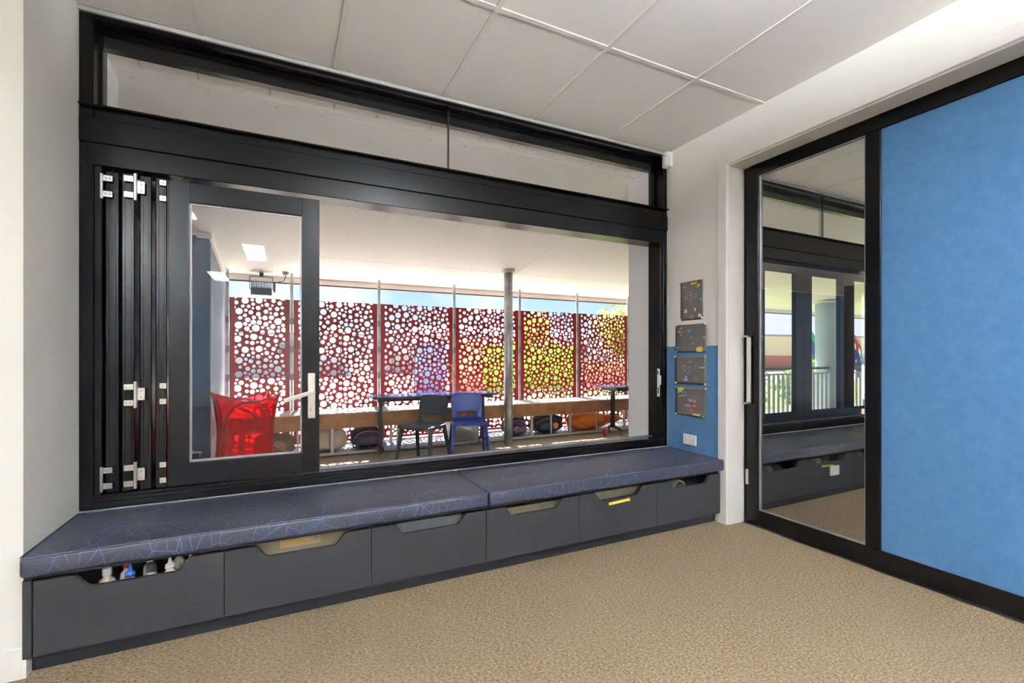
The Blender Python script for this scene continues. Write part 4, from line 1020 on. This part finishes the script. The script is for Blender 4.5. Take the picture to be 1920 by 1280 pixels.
def palm(x, y, h, label, seed):
    t = thing('palm_tree', label, 'palm', (x, y, -.06), 0, 'palms beyond the screens')
    bm = B(); tube(bm, [(0, 0, 0), (.1, 0, h*.5), (.05, 0, h)], [.16, .11, .09], n=8); obj('trunk', bm, mat('palm_bark', (.30, .25, .20), .9), t)
    r = random.Random(seed)
    for i in range(11):
        a = 2*PI*i/11+r.random()*.3; bm = B(); up = r.uniform(.1, .7)
        pts = [Vector((.05+1.3*q*math.cos(a), 1.3*q*math.sin(a), h+up*q*1.6-1.5*q*q)) for q in [k/8 for k in range(9)]]
        for k in range(8):
            d = (pts[k+1]-pts[k]).normalized(); sd = d.cross(Vector((0, 0, 1))).normalized()
            for s in (-1, 1):
                for e_ in (0, .5):
                    p = pts[k].lerp(pts[k+1], e_); l = .42*(1-abs(k-3)/8)
                    bm.faces.new([bm.verts.new(q) for q in (p, p+d*.06, p+sd*s*l+d*.18-Vector((0, 0, .12)))])
        obj('frond', bm, leafmat('palm', (.13, .22, .08)), t)
palm(17.6, 20, 4.15, 'small palm just rising above the fifth and sixth screens', 4)
palm(24.6, 25, 5.4, 'tall thin palm above the right end of the screens', 5)
for i, (x, y, h, r, k, c, l) in enumerate([
    (11.6, 14.5, 2.7, 1.3, 'lime', (.42, .48, .06), 'yellow-green tree behind the right end of the red screens'),
    (14.4, 16.0, 2.9, 1.5, 'green', (.16, .30, .06), 'mid green tree behind the last red screen'),
    (9.6, 17.5, 2.5, 1.2, 'gold', (.50, .44, .08), 'golden green tree behind the fifth red screen'),
    (-2.3, 16.0, 1.7, .5, 'green', (.16, .30, .06), 'small green tree seen through the first red screen'),
    ]): tree(x, y, h, r, k, c, l, 100+i*10)
# painted walls of the yard beyond
def yard_wall(x0, x1, y, z1, c, label, nm):
    t = thing('yard_wall', label, 'wall', ((x0+x1)/2, y, -.06), 0, 'painted yard walls'); hw = (x1-x0)/2
    obj('wall_panel', box(-hw, hw, -.06, .06, 0, z1, .01), mat(nm, c, .7, var=.06, vscale=2), t)
    obj('coping', box(-hw-.03, hw+.03, -.09, .09, z1, z1+.06, .01), mat('coping', (.60, .58, .55), .7), t)
    for x in (-hw+.1, hw-.1): obj('pier', box(x-.1, x+.1, -.1, .1, 0, z1-.002, .01), mat(nm, c, .7), t)
yard_wall(3.55, 4.55, 14.0, 1.55, (.16, .30, .72), 'blue painted yard wall seen through the third screen', 'yard_blue')
yard_wall(4.6, 5.6, 13.6, 1.6, (.95, .45, .30), 'peach painted yard wall seen through the third and fourth screens', 'yard_peach')
yard_wall(5.65, 9.25, 13.8, 1.50, (.48, .82, .12), 'lime green yard wall seen through the fourth and fifth screens', 'yard_green')
yard_wall(9.3, 13.2, 13.4, .85, (.95, .40, .38), 'pink yard wall seen through the last two screens', 'yard_pink')
def house(x0, x1, y0, y1, z1, zr, label, wall, brick, roofc, rz=0, over=.7):
    cx_, cy_ = (x0+x1)/2, (y0+y1)/2; hw, hd = (x1-x0)/2, (y1-y0)/2
    t = thing('school_building', label, 'building', (cx_, cy_, -.06), rz, 'far school buildings')
    obj('wall', box(-hw, hw, -hd, hd, 1.15, z1), mat('hw_%d' % int(x0), wall, .8), t)
    obj('brick_base', box(-hw-.03, hw+.03, -hd-.03, hd+.03, 0, 1.15), mat('hb_%d' % int(x0), brick, .8, var=.1, vscale=6), t)
    bm = B(); a = [bm.verts.new(p) for p in ((-hw-over, -hd-over, z1), (hw+over, -hd-over, z1), (hw+over, hd+over, z1), (-hw-over, hd+over, z1))]
    b = [bm.verts.new(p) for p in ((-hw+hd, 0, zr), (hw-hd, 0, zr))]
    bm.faces.new(a[::-1]); bm.faces.new((a[0], a[1], b[1], b[0])); bm.faces.new((a[1], a[2], b[1])); bm.faces.new((a[2], a[3], b[0], b[1])); bm.faces.new((a[3], a[0], b[0]))
    obj('roof', bm, mat('hr_%d' % int(x0), roofc, .5, metal=.3), t)
    obj('gutter', boxes([(-hw-over-.08, hw+over+.08, -hd-over-.1, -hd-over, z1-.12, z1+.02)]), mat('gutter_grey', (.20, .21, .23), .5), t)
    n = max(2, int(2*hw/5))
    for i in range(n):
        x = -hw+(i+.5)*2*hw/n
        wdw = obj('window', boxes([(x-.9, x+.9, -hd-.06, -hd+.02, 1.25, z1-.5)]), mat('far_window_frame', (.30, .31, .33), .5), t)
        obj('pane', boxes([(x-.82, x-.04, -hd-.075, -hd-.055, 1.33, z1-.58), (x+.04, x+.82, -hd-.075, -hd-.055, 1.33, z1-.58)]), mat('far_pane', (.10, .14, .18), .15), wdw)
    for x in (-hw+.4, hw-.4):
        bm = B(); tube(bm, [(x, -hd-.6, z1-.1), (x, -hd-.25, z1-.35), (x, -hd-.12, z1-.5), (x, -hd-.12, 0)], .07, n=6); obj('downpipe', bm, mat('pipe_grey', (.22, .24, .28), .5), t)
house(30, 58, 23, 31, 2.75, 5.6, 'far building with grey roof, cream walls and orange brick base', (.66, .58, .38), (.50, .17, .09), (.34, .37, .42), rz=-.12)
house(-8, 3.4, 29, 36, 2.4, 3.6, 'far pale building seen through the first red screens', (.62, .64, .66), (.45, .46, .50), (.40, .43, .48))
house(6, 24, 31, 38, 2.5, 3.5, 'far building with a blue roof beyond the yard walls', (.50, .52, .58), (.45, .42, .42), (.16, .25, .50))
# shrubs and flags beyond the balustrade
for i, (x, y, h, c, l) in enumerate([(9.35, 7.1, .95, (.34, .45, .05), 'yellow-green spiky shrub just beyond the pale column'), (11.2, 7.2, .8, (.20, .34, .05), 'green shrub at the right behind the balustrade'), (7.9, 7.0, .55, (.26, .40, .06), 'low green shrub behind the left of the balustrade'), (12.6, 7.4, 1.0, (.32, .42, .05), 'tall yellow-green shrub furthest along the balustrade')]):
    t = thing('garden_shrub', l, 'shrub', (x, y, -.06), 0, 'shrubs beyond the balustrade')
    bm = B(); leaves(bm, 260, (0, 0, h*.55), (.5, .4, h*.5), .22, 300+i); obj('foliage', bm, leafmat('sh%d' % i, c), t)
    bm = B()
    for a in range(5): tube(bm, [(0, 0, 0), (.2*math.cos(a*1.26), .2*math.sin(a*1.26), h*.7)], .012, n=5)
    obj('stem', bm, mat('bark', (.16, .11, .08), .9), t)
struct('lawn', box(6.2, 40, 6.4, 12.9, -.075, -.061), mat('lawn_green', (.20, .34, .05), .9, var=.3, vscale=3))
def flag(x, y, h, kind, label):
    t = thing('flag', label, 'flag', (x, y, -.06), -.6, 'flags before the far building')
    bm = B(); cyl(bm, (0, 0, 0), (0, 0, h), .025, n=8); obj('pole', bm, mat('pole_white', (.7, .7, .7), .4), t)
    cols = {'green': [(.03, .42, .14), (.03, .08, .40), (.03, .42, .14)], 'blue': [(.02, .04, .30)]*3}[kind]
    ms = [mat('flag_%s%d' % (kind, i), c, .7) for i, c in enumerate(cols)]+[mat('flag_red', (.62, .02, .05), .7), mat('flag_white', (.8, .8, .8), .7)]
    bm = B(); N, M = 16, 12
    def P(i, j): u, v = i/N, j/M; return (.02+.42*u+.05*math.sin(v*5), .06*math.sin(u*9+v*3), h-.08-1.15*v*(1)-.95*u*u-.25*u)
    g = [[bm.verts.new(P(i, j)) for j in range(M+1)] for i in range(N+1)]
    for i in range(N):
        for j in range(M):
            f = bm.faces.new((g[i][j], g[i+1][j], g[i+1][j+1], g[i][j+1])); f.material_index = min(2, j*3//M)
            if kind == 'green' and (j in (3, 8)): f.material_index = 2
            if kind == 'blue' and i < 8 and j < 6:
                f.material_index = 3 if (i in (3, 4) or j in (2, 3)) else 4 if (i in (2, 5) or j in (1, 4) or abs(i*.75-j) < .6) else 0
            elif kind == 'blue' and (i, j) in ((4, 9), (11, 2), (13, 5), (9, 5), (11, 9)): f.material_index = 4
    o = obj('cloth', bm, ms, t, smooth=True); o.modifiers.new('thick', 'SOLIDIFY').thickness = .004
flag(15.6, 9.65, 2.25, 'green', 'green and blue banded flag hanging on a white pole')
flag(18.4, 9.75, 2.10, 'blue', 'blue flag with red and white crossed corner drooping on its pole')
